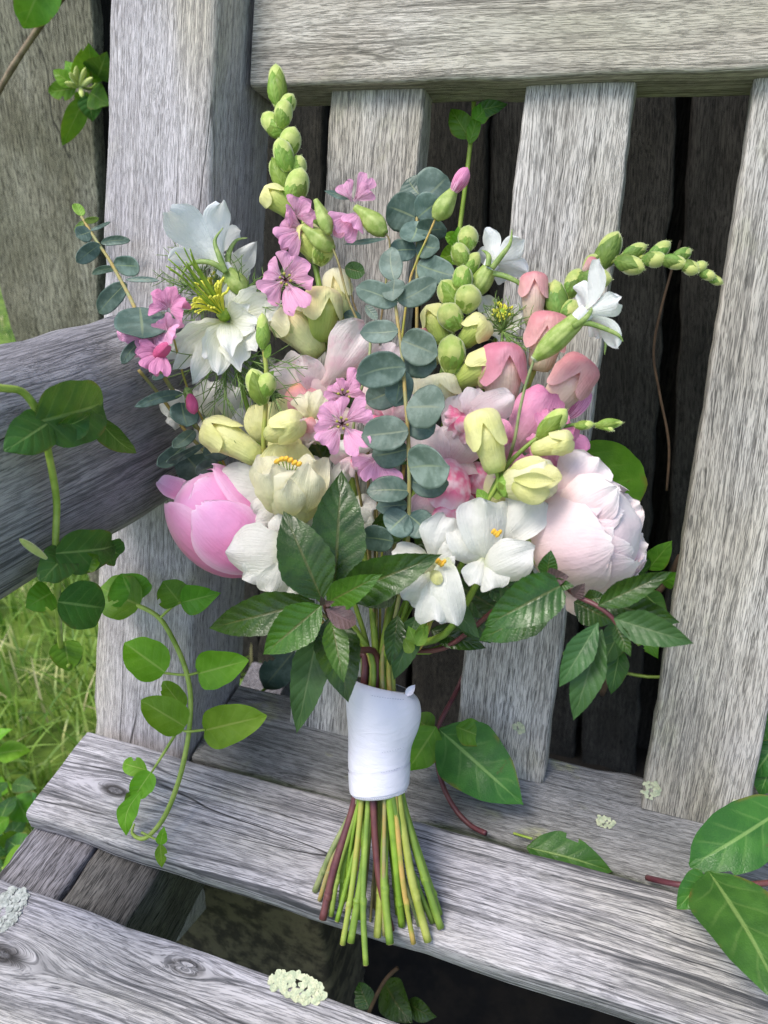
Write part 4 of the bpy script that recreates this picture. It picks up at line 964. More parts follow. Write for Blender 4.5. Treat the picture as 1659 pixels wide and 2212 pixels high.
pet(t, p_white, (935, 1220, .052), (962, 1112, .056), 80, 'obov', cup=-.2, curl=.12, ruf=.14, jag=.1, bend=-.15)
pet(t, p_white, (925, 1210, .046), (848, 1190, .048), 54, 'round', cup=-.3, curl=.15, ruf=.1)
pet(t, p_white, (942, 1205, .052), (982, 1190, .058), 60, 'round', cup=-.3, curl=.15, ruf=.1)
pet(t, p_white, (960, 1205, .060), (985, 1350, .064), 72, 'round', cup=-.35, curl=.14, ruf=.10, bend=.1)
pet(t, p_white, (940, 1240, .060), (945, 1345, .068), 96, 'obov', cup=-.3, curl=.14, ruf=.12, jag=.1)
pet(t, p_white, (930, 1238, .058), (876, 1298, .064), 66, 'obov', cup=-.3, curl=.14, ruf=.12)
pet(t, p_yellow, (935, 1232, .066), (950, 1262, .070), 26, 'round', cup=-.5, curl=.3, name='palate')
stamens(t, 952, 1214, .066, 4)
# 9 white snapdragon behind the mint rosette and next to the peony
t = flower('snapdragon', 'white snapdragon lips peeping out from behind the upright mint leaves', 'snapdragon', (690, 1080, .02))
full_stem(t, [(700, 1060, .02), (730, 1190, .015), (790, 1380, 0)], 770, (715, 1978), 0, .0024)
for b_, t_, w_ in [((690, 1110, .022), (690, 985, .028), 64), ((690, 1090, .022), (672, 1165, .026), 72), ((720, 1060, .020), (750, 1000, .022), 44), ((760, 1080, .016), (806, 1118, .018), 70), ((760, 1090, .016), (790, 1170, .016), 60), ((715, 1110, .018), (735, 1060, .020), 70)]:
    pet(t, p_white, b_, t_, w_, 'round', cup=-.25, curl=.12, ruf=.15, jag=.1)
t = flower('snapdragon', 'white snapdragon with round ragged lip lying over the bottom of the pink peony', 'snapdragon', (590, 1210, .04))
full_stem(t, [(600, 1215, .04), (650, 1310, .02), (740, 1400, .008)], 762, (680, 1925), 0, .0022, m_stemg)
pet(t, p_white, (620, 1190, .060), (492, 1188, .066), 112, 'round', cup=-.3, curl=.12, ruf=.07, jag=.12, nf=4)
pet(t, p_white, (610, 1205, .056), (524, 1248, .064), 62, 'round', cup=-.35, curl=.14, ruf=.12)
pet(t, p_white, (620, 1200, .058), (580, 1285, .062), 78, 'obov', cup=-.3, curl=.12, ruf=.12)
pet(t, p_white, (620, 1160, .046), (606, 1110, .052), 66, 'round', cup=-.3, curl=.12, ruf=.12)
pet(t, p_white, (630, 1210, .050), (650, 1290, .052), 70, 'obov', cup=-.3, curl=.12, ruf=.12)
# 10 pale flowers deep in the left side
t = flower('snapdragon', 'half hidden white snapdragon in the shade left of the yellow bud', 'snapdragon', (450, 900, -.01))
full_stem(t, [(400, 898, .022), (450, 960, .004), (600, 1200, -.01)], 782, (728, 1990), -.010, .0022, m_stem2)
for b_, t_, w_ in [((400, 900, .024), (358, 850, .036), 62), ((400, 905, .024), (362, 900, .036), 50), ((460, 900, -.012), (450, 820, -.008), 80), ((490, 900, -.012), (515, 835, -.008), 80), ((470, 900, -.012), (455, 965, -.008), 80), ((430, 980, .008), (420, 930, .010), 60), ((520, 950, -.010), (545, 890, -.006), 70)]:
    pet(t, p_white, b_, t_, w_, 'round', cup=-.25, curl=.15, ruf=.13, jag=.1)

# ------------------------------------------------------------------ peonies
def peony(label, base, tip, wpx, dh, shells, mat, stem_args, inner, stemmat=None):
    t = flower('peony', label, 'peony', base)
    pb, pt = B(*base), B(*tip); a = (pt-pb).normalized(); c = (pb+pt)*.5; Lh = (pt-pb).length*.5; Rr = npx(c, wpx)*.5
    e1 = CAM-c; e1 = (e1-a*e1.dot(a)).normalized(); e2 = a.cross(e1)
    V, F, UV = ovoid(pb, pb+(pt-pb)*inner[0], Rr*2*inner[1], [(0, .3), (.15, .7), (.4, 1), (.7, .95), (.9, .6), (1, .1)], 1, sides=20); mk('heart', V, F, mat, t, UV)
    for (az, hw, th0, th1, s, jag, flare) in shells:
        sd = rnd.uniform(0, 90); V, F, UV = [], [], []; nu, nv = 18, 18
        for j in range(nv+1):
            v = j/nv; vv = 1-(1-v)**1.35
            for i in range(nu+1):
                u = -1+2*i/nu; w = prof([(0, .3), (.2, .8), (.5, 1), (.8, .86), (.95, .55), (1, .30)], vv)
                ang = R(az)+R(hw)*u*w
                th = lerp(th0, th1, vv*(1-.06*u*u))+jag*.10*noise.noise(Vector((u*3.2+sd, sd, 0)))*vv**3+jag*.05*noise.noise(Vector((u*11+sd, sd, 4)))*vv**5
                rr = Rr*s*(math.sin(th) if th < 1.5 else lerp(1, math.sin(th), .80))*(1+.025*noise.noise(Vector((u*1.6+sd, v*2, 1)))-.025*abs(u)**2+(.016*noise.noise(Vector((u*8+sd, v*1.3, 7)))+.010*noise.noise(Vector((u*17+sd, v*2, 9))))*v**1.5)
                fl = flare*max(0, v-.72)**1.4*Rr
                p = c+a*(-Lh*s*math.cos(th)) + (e1*math.cos(ang)+e2*math.sin(ang))*(rr+fl)
                V.append(p); UV.append(((u+1)/2, v))
        for j in range(nv):
            for i in range(nu):
                q = j*(nu+1)+i; F.append((q, q+1, q+nu+2, q+nu+1))
        mk('petal', V, F, mat, t, UV)
    for sd_, cv, wd in ((-70, .30, .55), (0, .26, .6), (70, .32, .55), (150, .3, .6)):
        hug(t, m_sepald, base, tip, wpx*.8, cv, 'sepal', side=sd_, width=wd, cup=-.5)
    full_stem(t, *stem_args)
    return t
pk = peony('round pink peony bud bulging out on the left above the vine leaves', (572, 1222, .018), (395, 1040, .026), 205, 0,
    [(20, 62, .15, 2.35, .93, .6, 0), (-70, 60, .2, 2.6, 1.02, .9, .03), (95, 60, .2, 2.7, .96, .7, 0), (180, 70, .2, 2.7, .97, .6, .1), (-8, 50, .12, 1.78, 1.09, .9, .05), (70, 50, .15, 2.45, 1.05, .9, .04), (130, 45, .3, 2.8, 1.02, .8, .2)], p_peony,
    ([(560, 1225, .02), (620, 1300, .012), (740, 1420, 0)], 758, (697, 1986), .006, .0026, m_stemp), (.97, .94))
pet(pk, p_peony, (450, 1075, .022), (340, 1038, .030), 58, 'round', cup=.2, curl=-.12, roll=30, jag=.1)
pet(pk, p_peony, (460, 1090, .030), (432, 1022, .032), 60, 'point', cup=-.2, curl=.06, jag=.1)
pp = peony('big pale blush peony opening on the right side of the bouquet', (1150, 1176, .012), (1392, 1128, .022), 250, 0,
    [(0, 70, .15, 2.3, .92, .5, 0), (-100, 60, .2, 2.6, .98, .8, 0), (100, 64, .2, 2.65, .98, .8, .05), (180, 70, .2, 2.6, .98, .6, .05), (60, 50, .15, 2.5, 1.02, .9, 0), (-55, 52, .15, 2.45, 1.03, .8, .03), (15, 62, .12, 2.15, 1.08, .8, .10), (120, 46, .2, 2.5, 1.05, .9, .12), (40, 46, .4, 2.62, .93, 1.0, .15), (-25, 44, .4, 2.6, .92, 1.0, .16)], p_peonyp,
    ([(1160, 1190, .008), (1080, 1290, .004), (950, 1400, 0)], 878, (950, 1975), -.006, .0026, m_stem2), (.97, .93))
pet(pp, p_peonyp, (1195, 1110, .034), (1290, 990, .036), 124, 'obov', cup=-.2, curl=.12, ruf=.06, jag=.16, nf=7)
pet(pp, p_peonyp, (1210, 1120, .044), (1330, 1052, .048), 118, 'round', cup=-.35, curl=.14, ruf=.04, jag=.08)
pet(pp, p_peonyp, (1290, 1150, .016), (1384, 1088, .010), 96, 'round', cup=.1, curl=-.06, ruf=.07, jag=.16, nf=8)
pet(pp, p_peonyp, (1300, 1190, .020), (1396, 1178, .014), 100, 'round', cup=.1, curl=-.08, ruf=.07, jag=.16, nf=8)
pet(pp, p_peonyp, (1290, 1220, .020), (1378, 1250, .012), 80, 'round', cup=-.1, curl=.08, ruf=.06, jag=.16, nf=8)
pet(pp, p_peonyp, (1240, 1250, .020), (1290, 1325, .014), 100, 'round', cup=-.2, curl=.2, jag=.1)

# ------------------------------------------------------------------ love in a mist
def nigella(label, c, dirn, stem_args, petals, wpx_scale=1.0, style=True):
    t = flower('love_in_a_mist', label, 'nigella', c)
    for (tx, ty, tdh, w) in petals:
        bx = lerp(c[0], tx, .08); by = lerp(c[1], ty, .08)
        pet(t, p_nig, (bx, by, c[2]), (tx, ty, c[2]+tdh), w*.70, 'ovate2', cup=.10, curl=rnd.uniform(.02, .10), ruf=.08, jag=.2, nf=5)
    cB = B(*c); ax = (B(c[0]+dirn[0], c[1]+dirn[1], c[2]+dirn[2])-cB).normalized(); L = (B(c[0]+dirn[0], c[1]+dirn[1], c[2])-cB).length*1.2
    s = ax.orthogonal().normalized(); q = ax.cross(s)
    V, F, UV = ovoid(cB, cB+ax*.010, .010, PB, 1, sides=12, rib=.12); mk('ovary', V, F, m_style, t, UV)
    k = 34 if style else 16
    for i in range(k):
        a = 6.283*i*.618; sp = .35+.5*((i*37) % 19)/19
        d = (ax+(s*math.cos(a)+q*math.sin(a))*sp*.75).normalized(); ln = L*(.62+.25*((i*13) % 7)/7)
        p1 = cB+ax*.004+d*ln*.55; p2 = cB+d*ln-ax*.0015*sp*3
        V, F, UV = tube([cB+ax*.003, p1, p2], .00042, 5, 3); o = mk('stamen', V, F, m_anthy, t, UV)
        e = (d+(s*math.cos(a+1)+q*math.sin(a+1))*.9-ax*.5).normalized()
        V, F, UV = ovoid(p2-e*.0018, p2+e*.0022, .0019, PB, .8, sides=6, rows=6); mk('anther', V, F, m_anthy, o, UV)
    if style:
        for i in range(9):
            a = 6.283*i/9; o1 = (s*math.cos(a)+q*math.sin(a))
            V, F, UV = tube([cB+ax*.006+o1*.002, cB+ax*L*.7+o1*.005, cB+ax*L*1.15+o1*.007, cB+ax*L*1.38+o1*.010], [.0010, .0008, .0006, .0004], 6, 4); mk('style', V, F, m_style, t, UV)
    if stem_args: full_stem(t, *stem_args)
    return t
def threads(par, c, n, L0, seed, spread=(0, 6.28), dh0=0.0, depth=.03):
    """finely divided bracts: branching green threads, too many to count"""
    q = random.Random(seed); parts = []
    for i in range(n):
        a = q.uniform(*spread); L = L0*q.uniform(.6, 1.1); x, y = c[0], c[1]; dh = c[2]+dh0
        ez = q.uniform(-.3, 1)*depth; bx = q.uniform(-.5, .5)
        pts = [(x+math.cos(a+bx*k/4)*L*k/4, y+math.sin(a+bx*k/4)*L*k/4, dh+ez*k/4) for k in range(5)]
        parts.append(tube([B(*p) for p in pts], [.00055, .0005, .0004, .0003, .0002], 4, 2))
        for k in (1, 2, 3):
            for sg in (-1, 1):
                if q.random() < .25: continue
                b = a+sg*q.uniform(.4, .9); l2 = L*q.uniform(.18, .36); p = pts[k]
                e = (p[0]+math.cos(b)*l2, p[1]+math.sin(b)*l2, p[2]+q.uniform(-.005, .008)); m_ = ((p[0]+e[0])/2+q.uniform(-3, 3), (p[1]+e[1])/2+q.uniform(-3, 3), (p[2]+e[2])/2)
                parts.append(tube([B(*p), B(*m_), B(*e)], [.0004, .0003, .00015], 4, 2))
    V, F, UV = join(parts); mk('thread_bracts', V, F, m_brac, par, UV, kind='stuff')
p_nig = petal('petal_nigella', [(0, '#dfe58e'), (.22, '#f2f3dc'), (1, '#f4f5f2')], tr=.35, vein='#d9deb8', vamt=.5, vfreq=12)
n1 = nigella('large open white love in a mist with yellow green stamens at the upper left', (492, 690, .030), (-58, -72, .030),
    ([(500, 720, .024), (540, 900, .01), (640, 1180, .002), (750, 1390, 0)], 768, (737, 1950), -.004, .0020, m_stem2),
    [(352, 775, .012, 92), (372, 800, .014, 80), (415, 830, .018, 86), (470, 815, .02, 92), (520, 800, .018, 88), (555, 760, .012, 84), (612, 650, .002, 92), (575, 620, -.006, 84), (520, 600, -.014, 80), (560, 700, .014, 86), (440, 780, .024, 78), (500, 770, .026, 84), (390, 730, .006, 70), (540, 660, .016, 80)])
threads(n1, (490, 760, .03), 26, 175, 1, (.0, 3.3)); threads(n1, (520, 640, .02), 16, 130, 2, (-1.9, .9)); threads(n1, (430, 620, .0), 10, 110, 5, (2.6, 4.9))
n2 = nigella('second white love in a mist half hidden behind the fuzzy buds at the upper right', (1080, 690, -.004), (10, -45, .02),
    ([(1080, 700, -.008), (1040, 850, -.012), (940, 1200, -.01)], 848, (870, 1985), -.012, .0018, m_stem2),
    [(1035, 640, -.004, 60), (1045, 720, .004, 70), (1120, 720, .004, 76), (1130, 670, -.004, 60), (1085, 740, .008, 70), (1040, 690, 0, 60)], style=False)
threads(n2, (1085, 715, .004), 26, 85, 3)
n3 = nigella('third white love in a mist mostly behind the corn cockle trumpet on the far left', (470, 640, -.012), (-30, -40, .01),
    ([(475, 650, -.016), (540, 900, -.014), (660, 1200, -.01)], 776, (775, 1985), -.012, .0018, m_stem2),
    [(390, 620, 0, 70), (395, 660, 0, 70), (430, 570, -.004, 70), (540, 560, -.004, 80), (556, 520, -.004, 70), (500, 540, -.004, 70)], style=False)
threads(n3, (460, 640, -.008), 24, 110, 4, (2.2, 5.2))

# ------------------------------------------------------------------ white corn cockles: ribbed calyx, long sepals, trumpet of petals
p_cock = petal('petal_corn_cockle', [(0, '#e4ecc8'), (.3, '#f1f4f0'), (1, '#f4f6f6')], tr=.35, vfreq=14, vein='#dfe6e2', vamt=.4)
def cockle(label, base, mouth, w, petals, sepals, stem_pts, stem_args):
    t = flower('corn_cockle', label, 'corn cockle', base)
    V, F, UV = ovoid(B(*base), B(*mouth), npx(B(*base), w), [(0, .35), (.2, .8), (.45, 1), (.8, .82), (1, .62)], 1, sides=30, rib=.07, nrib=10); o = mk('calyx', V, F, m_calyx, t, UV)
    V, F, UV = tube([B(*base), lerp(B(*base), B(*mouth), 1.06)], [npx(B(*base), w*.2), npx(B(*base), w*.42)], 10, 1)
    mk('throat', V, F, p_cock, t, UV)
    cen, Rp = petals; m0 = B(*mouth); ce = B(*cen); ax = (ce-m0).normalized(); L = (ce-m0).length; Rm = npx(ce, Rp)
    e1 = (CR-ax*CR.dot(ax)).normalized(); e2 = ax.cross(e1)
    for k in range(5):
        nu, nv = 12, 14; V, F, UV = [], [], []; sd = rnd.uniform(0, 90); a0 = R(72*k+rnd.uniform(-8, 8)+20); ls = rnd.uniform(.84, 1.2); rec = rnd.uniform(.1, .45)
        for j in range(nv+1):
            v = j/nv
            for i in range(nu+1):
                u = -1+2*i/nu; w_ = prof([(0, 1.15), (.45, 1.12), (.7, 1.0), (.9, .68), (1, .26)], v); az = a0+R(36)*u*w_
                vv = v*(1-.05*u*u)
                r = Rm*ls*(.10+.90*vv**1.6)*(1+.05*noise.noise(Vector((u*2+sd, v*2, 0)))*v)
                z = L*(vv**.75)-L*rec*max(0, vv-.6)**1.5*2+Rm*(.07*math.sin(u*4+sd)*vv**3+.04*abs(u)*vv)
                V.append(m0+ax*(z-L*.05)+(e1*math.cos(az)+e2*math.sin(az))*r); UV.append(((u+1)/2, v))
        for j in range(nv):
            for i in range(nu): p_ = j*(nu+1)+i; F.append((p_, p_+1, p_+nu+2, p_+nu+1))
        mk('petal', V, F, p_cock, t, UV)
    for pts in sepals:
        q = [B(*p) for p in pts]; r = npx(q[0], w*.16); V, F, UV = tube(q, [r, r*.9, r*.6, r*.12][:len(q)], 7, 5, flat=.6); mk('sepal', V, F, m_calyxd, o, UV)
    full_stem(t, stem_pts, *stem_args); return t
cockle('white corn cockle trumpet facing left with curling sepals at the top left', (535, 640, .02), (484, 582, .028), 44,
    ((428, 500, .020), 100),
    [[(488, 590, .034), (474, 555, .038), (464, 520, .038), (482, 492, .036)], [(484, 584, .034), (450, 566, .040), (408, 572, .040), (386, 610, .036)], [(492, 585, .024), (494, 550, .016), (510, 520, .012), (535, 514, .01)]],
    [(535, 640, .02), (560, 720, .015), (600, 900, .004), (690, 1200, 0)], (766, (748, 1945), .004, .0014, m_stem2))
cockle('white corn cockle leaning right beside the centre bud spike', (1022, 640, .006), (1062, 572, .010), 42,
    ((1086, 550, -.002), 66),
    [[(1062, 580, .018), (1085, 550, .02), (1102, 525, .018), (1106, 495, .014)], [(1066, 590, .014), (1100, 600, .014), (1128, 618, .012), (1138, 650, .010)], [(1054, 575, .016), (1056, 555, .016), (1050, 545, .014), (1040, 540, .01)]],
    [(1022, 640, .006), (1000, 720, 0), (960, 900, -.006), (890, 1250, 0)], (842, (885, 1995), .002, .0014, m_stem2))
cockle('white corn cockle on a long bare stalk standing clear at the right', (1152, 778, .046), (1262, 678, .050), 46,
    ((1308, 664, .043), 88),
    [[(1240, 706, .060), (1262, 690, .066), (1276, 672, .064), (1278, 664, .06)], [(1250, 690, .044), (1290, 700, .036), (1308, 730, .034), (1306, 766, .034)], [(1242, 704, .052), (1270, 698, .05), (1330, 720, .05), (1346, 738, .048)]],
    [(1154, 776, .046), (1136, 830, .046), (1122, 890, .045), (1106, 970, .042), (1062, 1080, .012), (930, 1330, 0)], (856, (905, 2000), -.004, .0016, m_stemg))

# ------------------------------------------------------------------ pink soapwort: five veined wedge petals on a thin stalk
def soap(par, c, tips, w, mat=p_sap, eye=True):
    for (tx, ty, tdh) in tips: pet(par, mat, (lerp(c[0], tx, .06), lerp(c[1], ty, .06), c[2]), (tx, ty, c[2]+tdh), w, 'wedge', cup=-.12, curl=.10, ruf=.045, notch=.10, jag=.06, nf=6)
    if eye:
        for k in range(6):
            a = k*1.05+.3; e = (c[0]+math.cos(a)*12, c[1]+math.sin(a)*12, c[2]+.010)
            V, F, UV = tube([B(c[0], c[1], c[2]+.001), B(*e)], [.0005, .0004], 5, 1); o = mk('stamen', V, F, m_stemp, par, UV)
            V, F, UV = ovoid(B(e[0]-2, e[1], e[2]), B(e[0]+3, e[1]-2, e[2]+.002), npx(B(*e), 7), PB, .8, sides=6, rows=5); mk('anther', V, F, m_stemy, o, UV)
def cup_calyx(par, b, t_, w, mat=None):
    V, F, UV = ovoid(B(*b), B(*t_), npx(B(*b), w), [(0, .4), (.15, .8), (.35, 1), (.65, .78), (1, .36)], 1, sides=20, rib=.12, nrib=5); return mk('calyx', V, F, mat or m_calyx, par, UV)
ths = 'thin wiry soapwort stalk'
t = flower('soapwort', 'five petalled pink soapwort facing forward below the tall green spike', 'soapwort', (615, 605, .03))
soap(t, (616, 604, .036), [(574, 582, .006), (632, 548, .004), (672, 592, .006), (648, 668, .012), (572, 640, .010)], 66)
soap(t, (640, 470, .018), [(622, 470, .01), (648, 425, .006), (672, 462, .01), (672, 445, 0)], 56, eye=False)
soap(t, (655, 492, .016), [(612, 470, .01), (598, 520, .012), (618, 540, .010)], 52, eye=False)
cup_calyx(t, (720, 540, .014), (655, 490, .020), 42); cup_calyx(t, (712, 505, .026), (682, 432, .028), 32)
full_stem(t, [(718, 535, .016), (732, 570, .016), (750, 640, .016), (775, 700, .014), (800, 760, .012), (795, 900, .004), (800, 1250, 0)], 808, (768, 1990), -.008, .0011, m_wire)
t = flower('soapwort', 'pink soapwort flowers seen from the side with green calyx in front of the second slat', 'soapwort', (780, 470, .01))
soap(t, (778, 462, .012), [(715, 490, .012), (738, 508, .014), (760, 488, .016)], 58, eye=False)
soap(t, (762, 438, .010), [(740, 395, .006), (800, 408, .004), (798, 380, .002)], 44, eye=False)
cup_calyx(t, (832, 505, .012), (768, 448, .014), 44)
full_stem(t, [(830, 502, .012), (842, 530, .01), (830, 640, .004), (815, 800, 0), (810, 1200, -.004)], 812, (800, 1990), -.012, .0010, m_wire)
pet(t, l_eucd, (760, 430, .008), (700, 412, .012), 16, 'lance', name='leaf'); pet(t, l_eucd, (742, 528, .01), (838, 515, .012), 12, 'lance', name='leaf')
t = flower('soapwort', 'single closed soapwort bud with pink tip on a long stalk above the eucalyptus', 'soapwort', (955, 460, .01))
cup_calyx(t, (940, 474, .014), (984, 405, .016), 44)
V, F, UV = ovoid(B(978, 416, .017), B(1010, 362, .017), npx(B(980, 400), 32), PB, .9, rib=.1, nrib=5); mk('furled_petals', V, F, p_sapd, t, UV)
full_stem(t, [(940, 474, .014), (920, 520, .012), (898, 570, .010), (880, 640, .006), (850, 900, 0), (825, 1200, 0)], 822, (828, 1990), -.014, .0010, m_stemy)
t = flower('soapwort', 'pink soapwort flower facing forward left of the eucalyptus chain', 'soapwort', (740, 920, .05))
soap(t, (739, 915, .066), [(684, 905, .010), (722, 862, .002), (796, 880, .008), (782, 972, .012), (700, 965, .012)], 62)
soap(t, (742, 855, .040), [(706, 868, .010), (748, 820, .004), (775, 800, .002), (780, 838, .006), (722, 826, .004)], 44)
full_stem(t, [(742, 920, .046), (760, 980, .035), (790, 1150, .012), (810, 1350, 0)], 815, (812, 1965), -.006, .0012, m_wire)
stem(t, [(800, 740, .030), (795, 790, .035), (770, 880, .040), (760, 960, .036)], .0010, m_stemg)
t = flower('soapwort', 'pink soapwort flower hanging low between the eucalyptus leaves and a mint leaf', 'soapwort', (818, 985, .05))
soap(t, (815, 985, .046), [(768, 1012, .010), (800, 1040, .014), (852, 1048, .014), (835, 965, .004)], 52, eye=False)
full_stem(t, [(818, 985, .042), (815, 1100, .02), (815, 1330, .004)], 820, (806, 1960), -.004, .0010, m_wire)
t = flower('soapwort', 'cluster of deep pink soapwort flowers under the big dark leaf at the far left', 'soapwort', (350, 720, .06))
soap(t, (365, 668, 0.066), [(326, 652, .008), (352, 622, .006), (395, 640, .006), (396, 672, .010)], 58, p_sapd, eye=False)
soap(t, (330, 715, 0.068), [(254, 706, .006), (275, 748, .012), (318, 756, .014), (360, 748, .012)], 60, p_sap, eye=False)
soap(t, (362, 715, 0.076), [(345, 690, .012), (380, 688, .010), (378, 722, .016)], 46, p_sap, eye=False)
soap(t, (352, 755, 0.078), [(300, 775, .012), (318, 800, .014), (345, 808, .014), (300, 750, .01)], 48, p_sapd, eye=False)
pet(t, p_magenta, (330, 775, 0.084), (365, 745, 0.088), 28, 'round', cup=-.8, curl=.2)
cup_calyx(t, (402, 838, 0.039), (414, 868, 0.041), 20, m_calyxd)
V, F, UV = ovoid(B(410, 852, 0.043), B(420, 895, 0.045), npx(B(415, 870), 24), PB, .9, rib=.08); mk('furled_petals', V, F, p_magenta, t, UV)
full_stem(t, [(368, 700, .050), (404, 836, .030), (450, 930, .006), (560, 1150, -.01), (730, 1400, -.004)], 772, (760, 1960), -.014, .0012, m_stemy)

# ------------------------------------------------------------------ eucalyptus
def euc(label, at, stem_args, leaves, mat, extra=None):
    t = flower('eucalyptus_sprig', label, 'eucalyptus', at)
    full_stem(t, *stem_args)
    for L in leaves:
        b, e, w = L[:3]; jx, jy = rnd.uniform(-5, 5), rnd.uniform(-6, 6); e = (e[0]+jx, e[1]+jy, e[2]+rnd.uniform(-.004, .004)); kw = dict(L[3]) if len(L) > 3 else {}
        m = kw.pop('mat', mat); V, F, UV = blade(B(*b), B(*e), npx(B(*b), w*rnd.uniform(.85, 1.2)), None, 'disc', cup=kw.pop('cup', rnd.uniform(-.05, .22)), curl=kw.pop('curl', rnd.uniform(-.08, .03)), tipc=rnd.uniform(-.12, .05), roll=kw.pop('roll', rnd.uniform(-28, 28)), bend=rnd.uniform(-.1, .1), ruf=.02, jag=.035, nu=14, nv=22, **kw)
        o = mk('leaf', V, F, m, t, UV); so2 = o.modifiers.new('t', 'SOLIDIFY'); so2.thickness = .0005
    return t
euc('blue green eucalyptus chain of paired round leaves hanging down the middle', (868, 800, .06),
    ([(850, 615, .055), (857, 680, .06), (868, 760, .062), (875, 850, .064), (882, 950, .066), (884, 1060, .060), (880, 1180, .045), (850, 1350, .012)], 834, (830, 2020), .016, .0014, m_eustem),
    [((852, 606, .056), (848, 540, .050), 46), ((852, 604, .058), (852, 645, .070), 48), ((858, 656, .060), (770, 624, .064), 58, {'curl': .06}), ((860, 652, .060), (942, 612, .064), 52, {'curl': .06}),
     ((860, 714, .062), (778, 712, .070), 62), ((868, 735, .064), (946, 768, .068), 88), ((866, 768, .058), (940, 790, .058), 70, {'mat': l_eucd}), ((876, 792, .068), (774, 812, .078), 72), ((874, 830, .060), (792, 868, .060), 66, {'mat': l_eucd}), ((872, 800, .060), (850, 876, .062), 64, {'mat': l_eucd}),
     ((878, 880, .070), (962, 886, .082), 92), ((880, 905, .062), (940, 935, .060), 70, {'mat': l_eucd}), ((882, 930, .070), (776, 940, .080), 88), ((882, 970, .062), (796, 990, .062), 60, {'mat': l_eucd}),
     ((884, 1010, .068), (966, 1015, .080), 90), ((886, 1040, .060), (966, 1050, .060), 68, {'mat': l_eucd}), ((884, 1060, .060), (795, 1062, .068), 58, {'mat': l_eucd, 'curl': .04}), ((880, 1090, .056), (812, 1092, .054), 44, {'mat': l_eucd}),
     ((880, 1110, .056), (842, 1150, .056), 66, {'mat': l_eucd}), ((882, 1112, .056), (925, 1155, .054), 60, {'mat': l_eucd}), ((850, 1170, .036), (780, 1160, .036), 56, {'mat': l_eucd})], l_euc)
euc('eucalyptus sprig with dark leaves sticking out to the far upper left', (290, 660, .01),
    ([(176, 468, .010), (205, 515, .014), (232, 555, .020), (258, 600, .032), (290, 662, .060), (318, 735, .068), (355, 815, .048), (430, 930, .010), (600, 1230, -.01)], 764, (690, 1945), -.006, .0017, m_eustem),
    [((176, 466, .010), (168, 438, .010), 24, {'mat': m_sepal}), ((182, 478, .012), (212, 474, .016), 13, {'mat': m_sepald}), ((180, 478, .012), (164, 500, .014), 14, {'mat': m_sepald}), ((194, 498, .014), (236, 480, .012), 9), ((196, 500, .014), (166, 514, .02), 34),
     ((218, 525, .016), (280, 515, .014), 18), ((216, 528, .018), (166, 570, .024), 32), ((250, 580, .024), (200, 588, .014), 18), ((246, 572, .026), (298, 572, .036), 44), ((272, 604, .034), (342, 602, .030), 12), ((272, 612, .036), (206, 676, .030), 38),
     ((302, 664, .068), (306, 722, .094), 104, {'cup': .05, 'mat': l_eucd}), ((306, 735, .074), (262, 784, .090), 30)], l_eucd)
euc('dark eucalyptus sprig standing behind the pink tipped bud in the upper middle', (900, 540, -.01),
    ([(900, 440, -.012), (901, 500, -.010), (901, 600, -.010), (895, 800, -.012), (850, 1200, -.008)], 824, (840, 1960), -.012, .0018, m_eustem),
    [((898, 470, -.010), (834, 440, -.006), 86), ((902, 470, -.010), (950, 430, -.008), 80), ((905, 420, -.014), (880, 385, -.014), 60), ((915, 430, -.016), (970, 380, -.018), 110, {'mat': l_euc}), ((903, 478, -.008), (890, 520, .002), 60), ((900, 500, -.008), (960, 500, -.002), 50), ((900, 540, -.008), (842, 545, -.002), 50), ((902, 570, -.008), (972, 590, .004), 66, {'mat': l_eucd}), ((902, 525, -.006), (955, 540, .0), 44)], l_eucd)
euc('drooping eucalyptus sprig in the shade under the soapwort cluster at the left', (400, 900, 0),
    ([(300, 800, .062), (350, 860, .040), (400, 930, .024), (470, 1010, .004), (600, 1200, -.01), (740, 1400, -.004)], 778, (750, 1970), -.010, .0018, m_eustem),
    [((395, 850, 0.034), (296, 880, 0.085), 22), ((392, 870, 0.038), (404, 925, 0.038), 62), ((420, 930, 0.023), (370, 970, 0.053), 26), ((440, 960, 0.014), (360, 1000, 0.054), 20), ((440, 985, 0.012), (500, 960, 0.016), 44), ((400, 960, 0.026), (340, 1010, 0.055), 36), ((470, 1000, 0.012), (420, 1025, 0.025), 30), ((330, 820, 0.059), (360, 790, 0.048), 22)], l_eucd)
t = flower('eucalyptus_sprig', 'small dark round leaf sprig beside the wiry stalk in front of the second slat', 'eucalyptus', (770, 600, .0))
pet(t, l_mint, (745, 578, .004), (788, 590, .008), 36, 'disc', name='leaf'); pet(t, l_eucd, (780, 690, 0), (742, 678, .002), 28, 'disc', name='leaf'); pet(t, l_eucd, (790, 660, 0), (815, 690, 0), 20, 'disc', name='leaf')
full_stem(t, [(752, 575, .002), (760, 640, 0), (785, 760, -.004), (800, 1200, -.01)], 805, (785, 1965), -.014, .0010, m_wire)

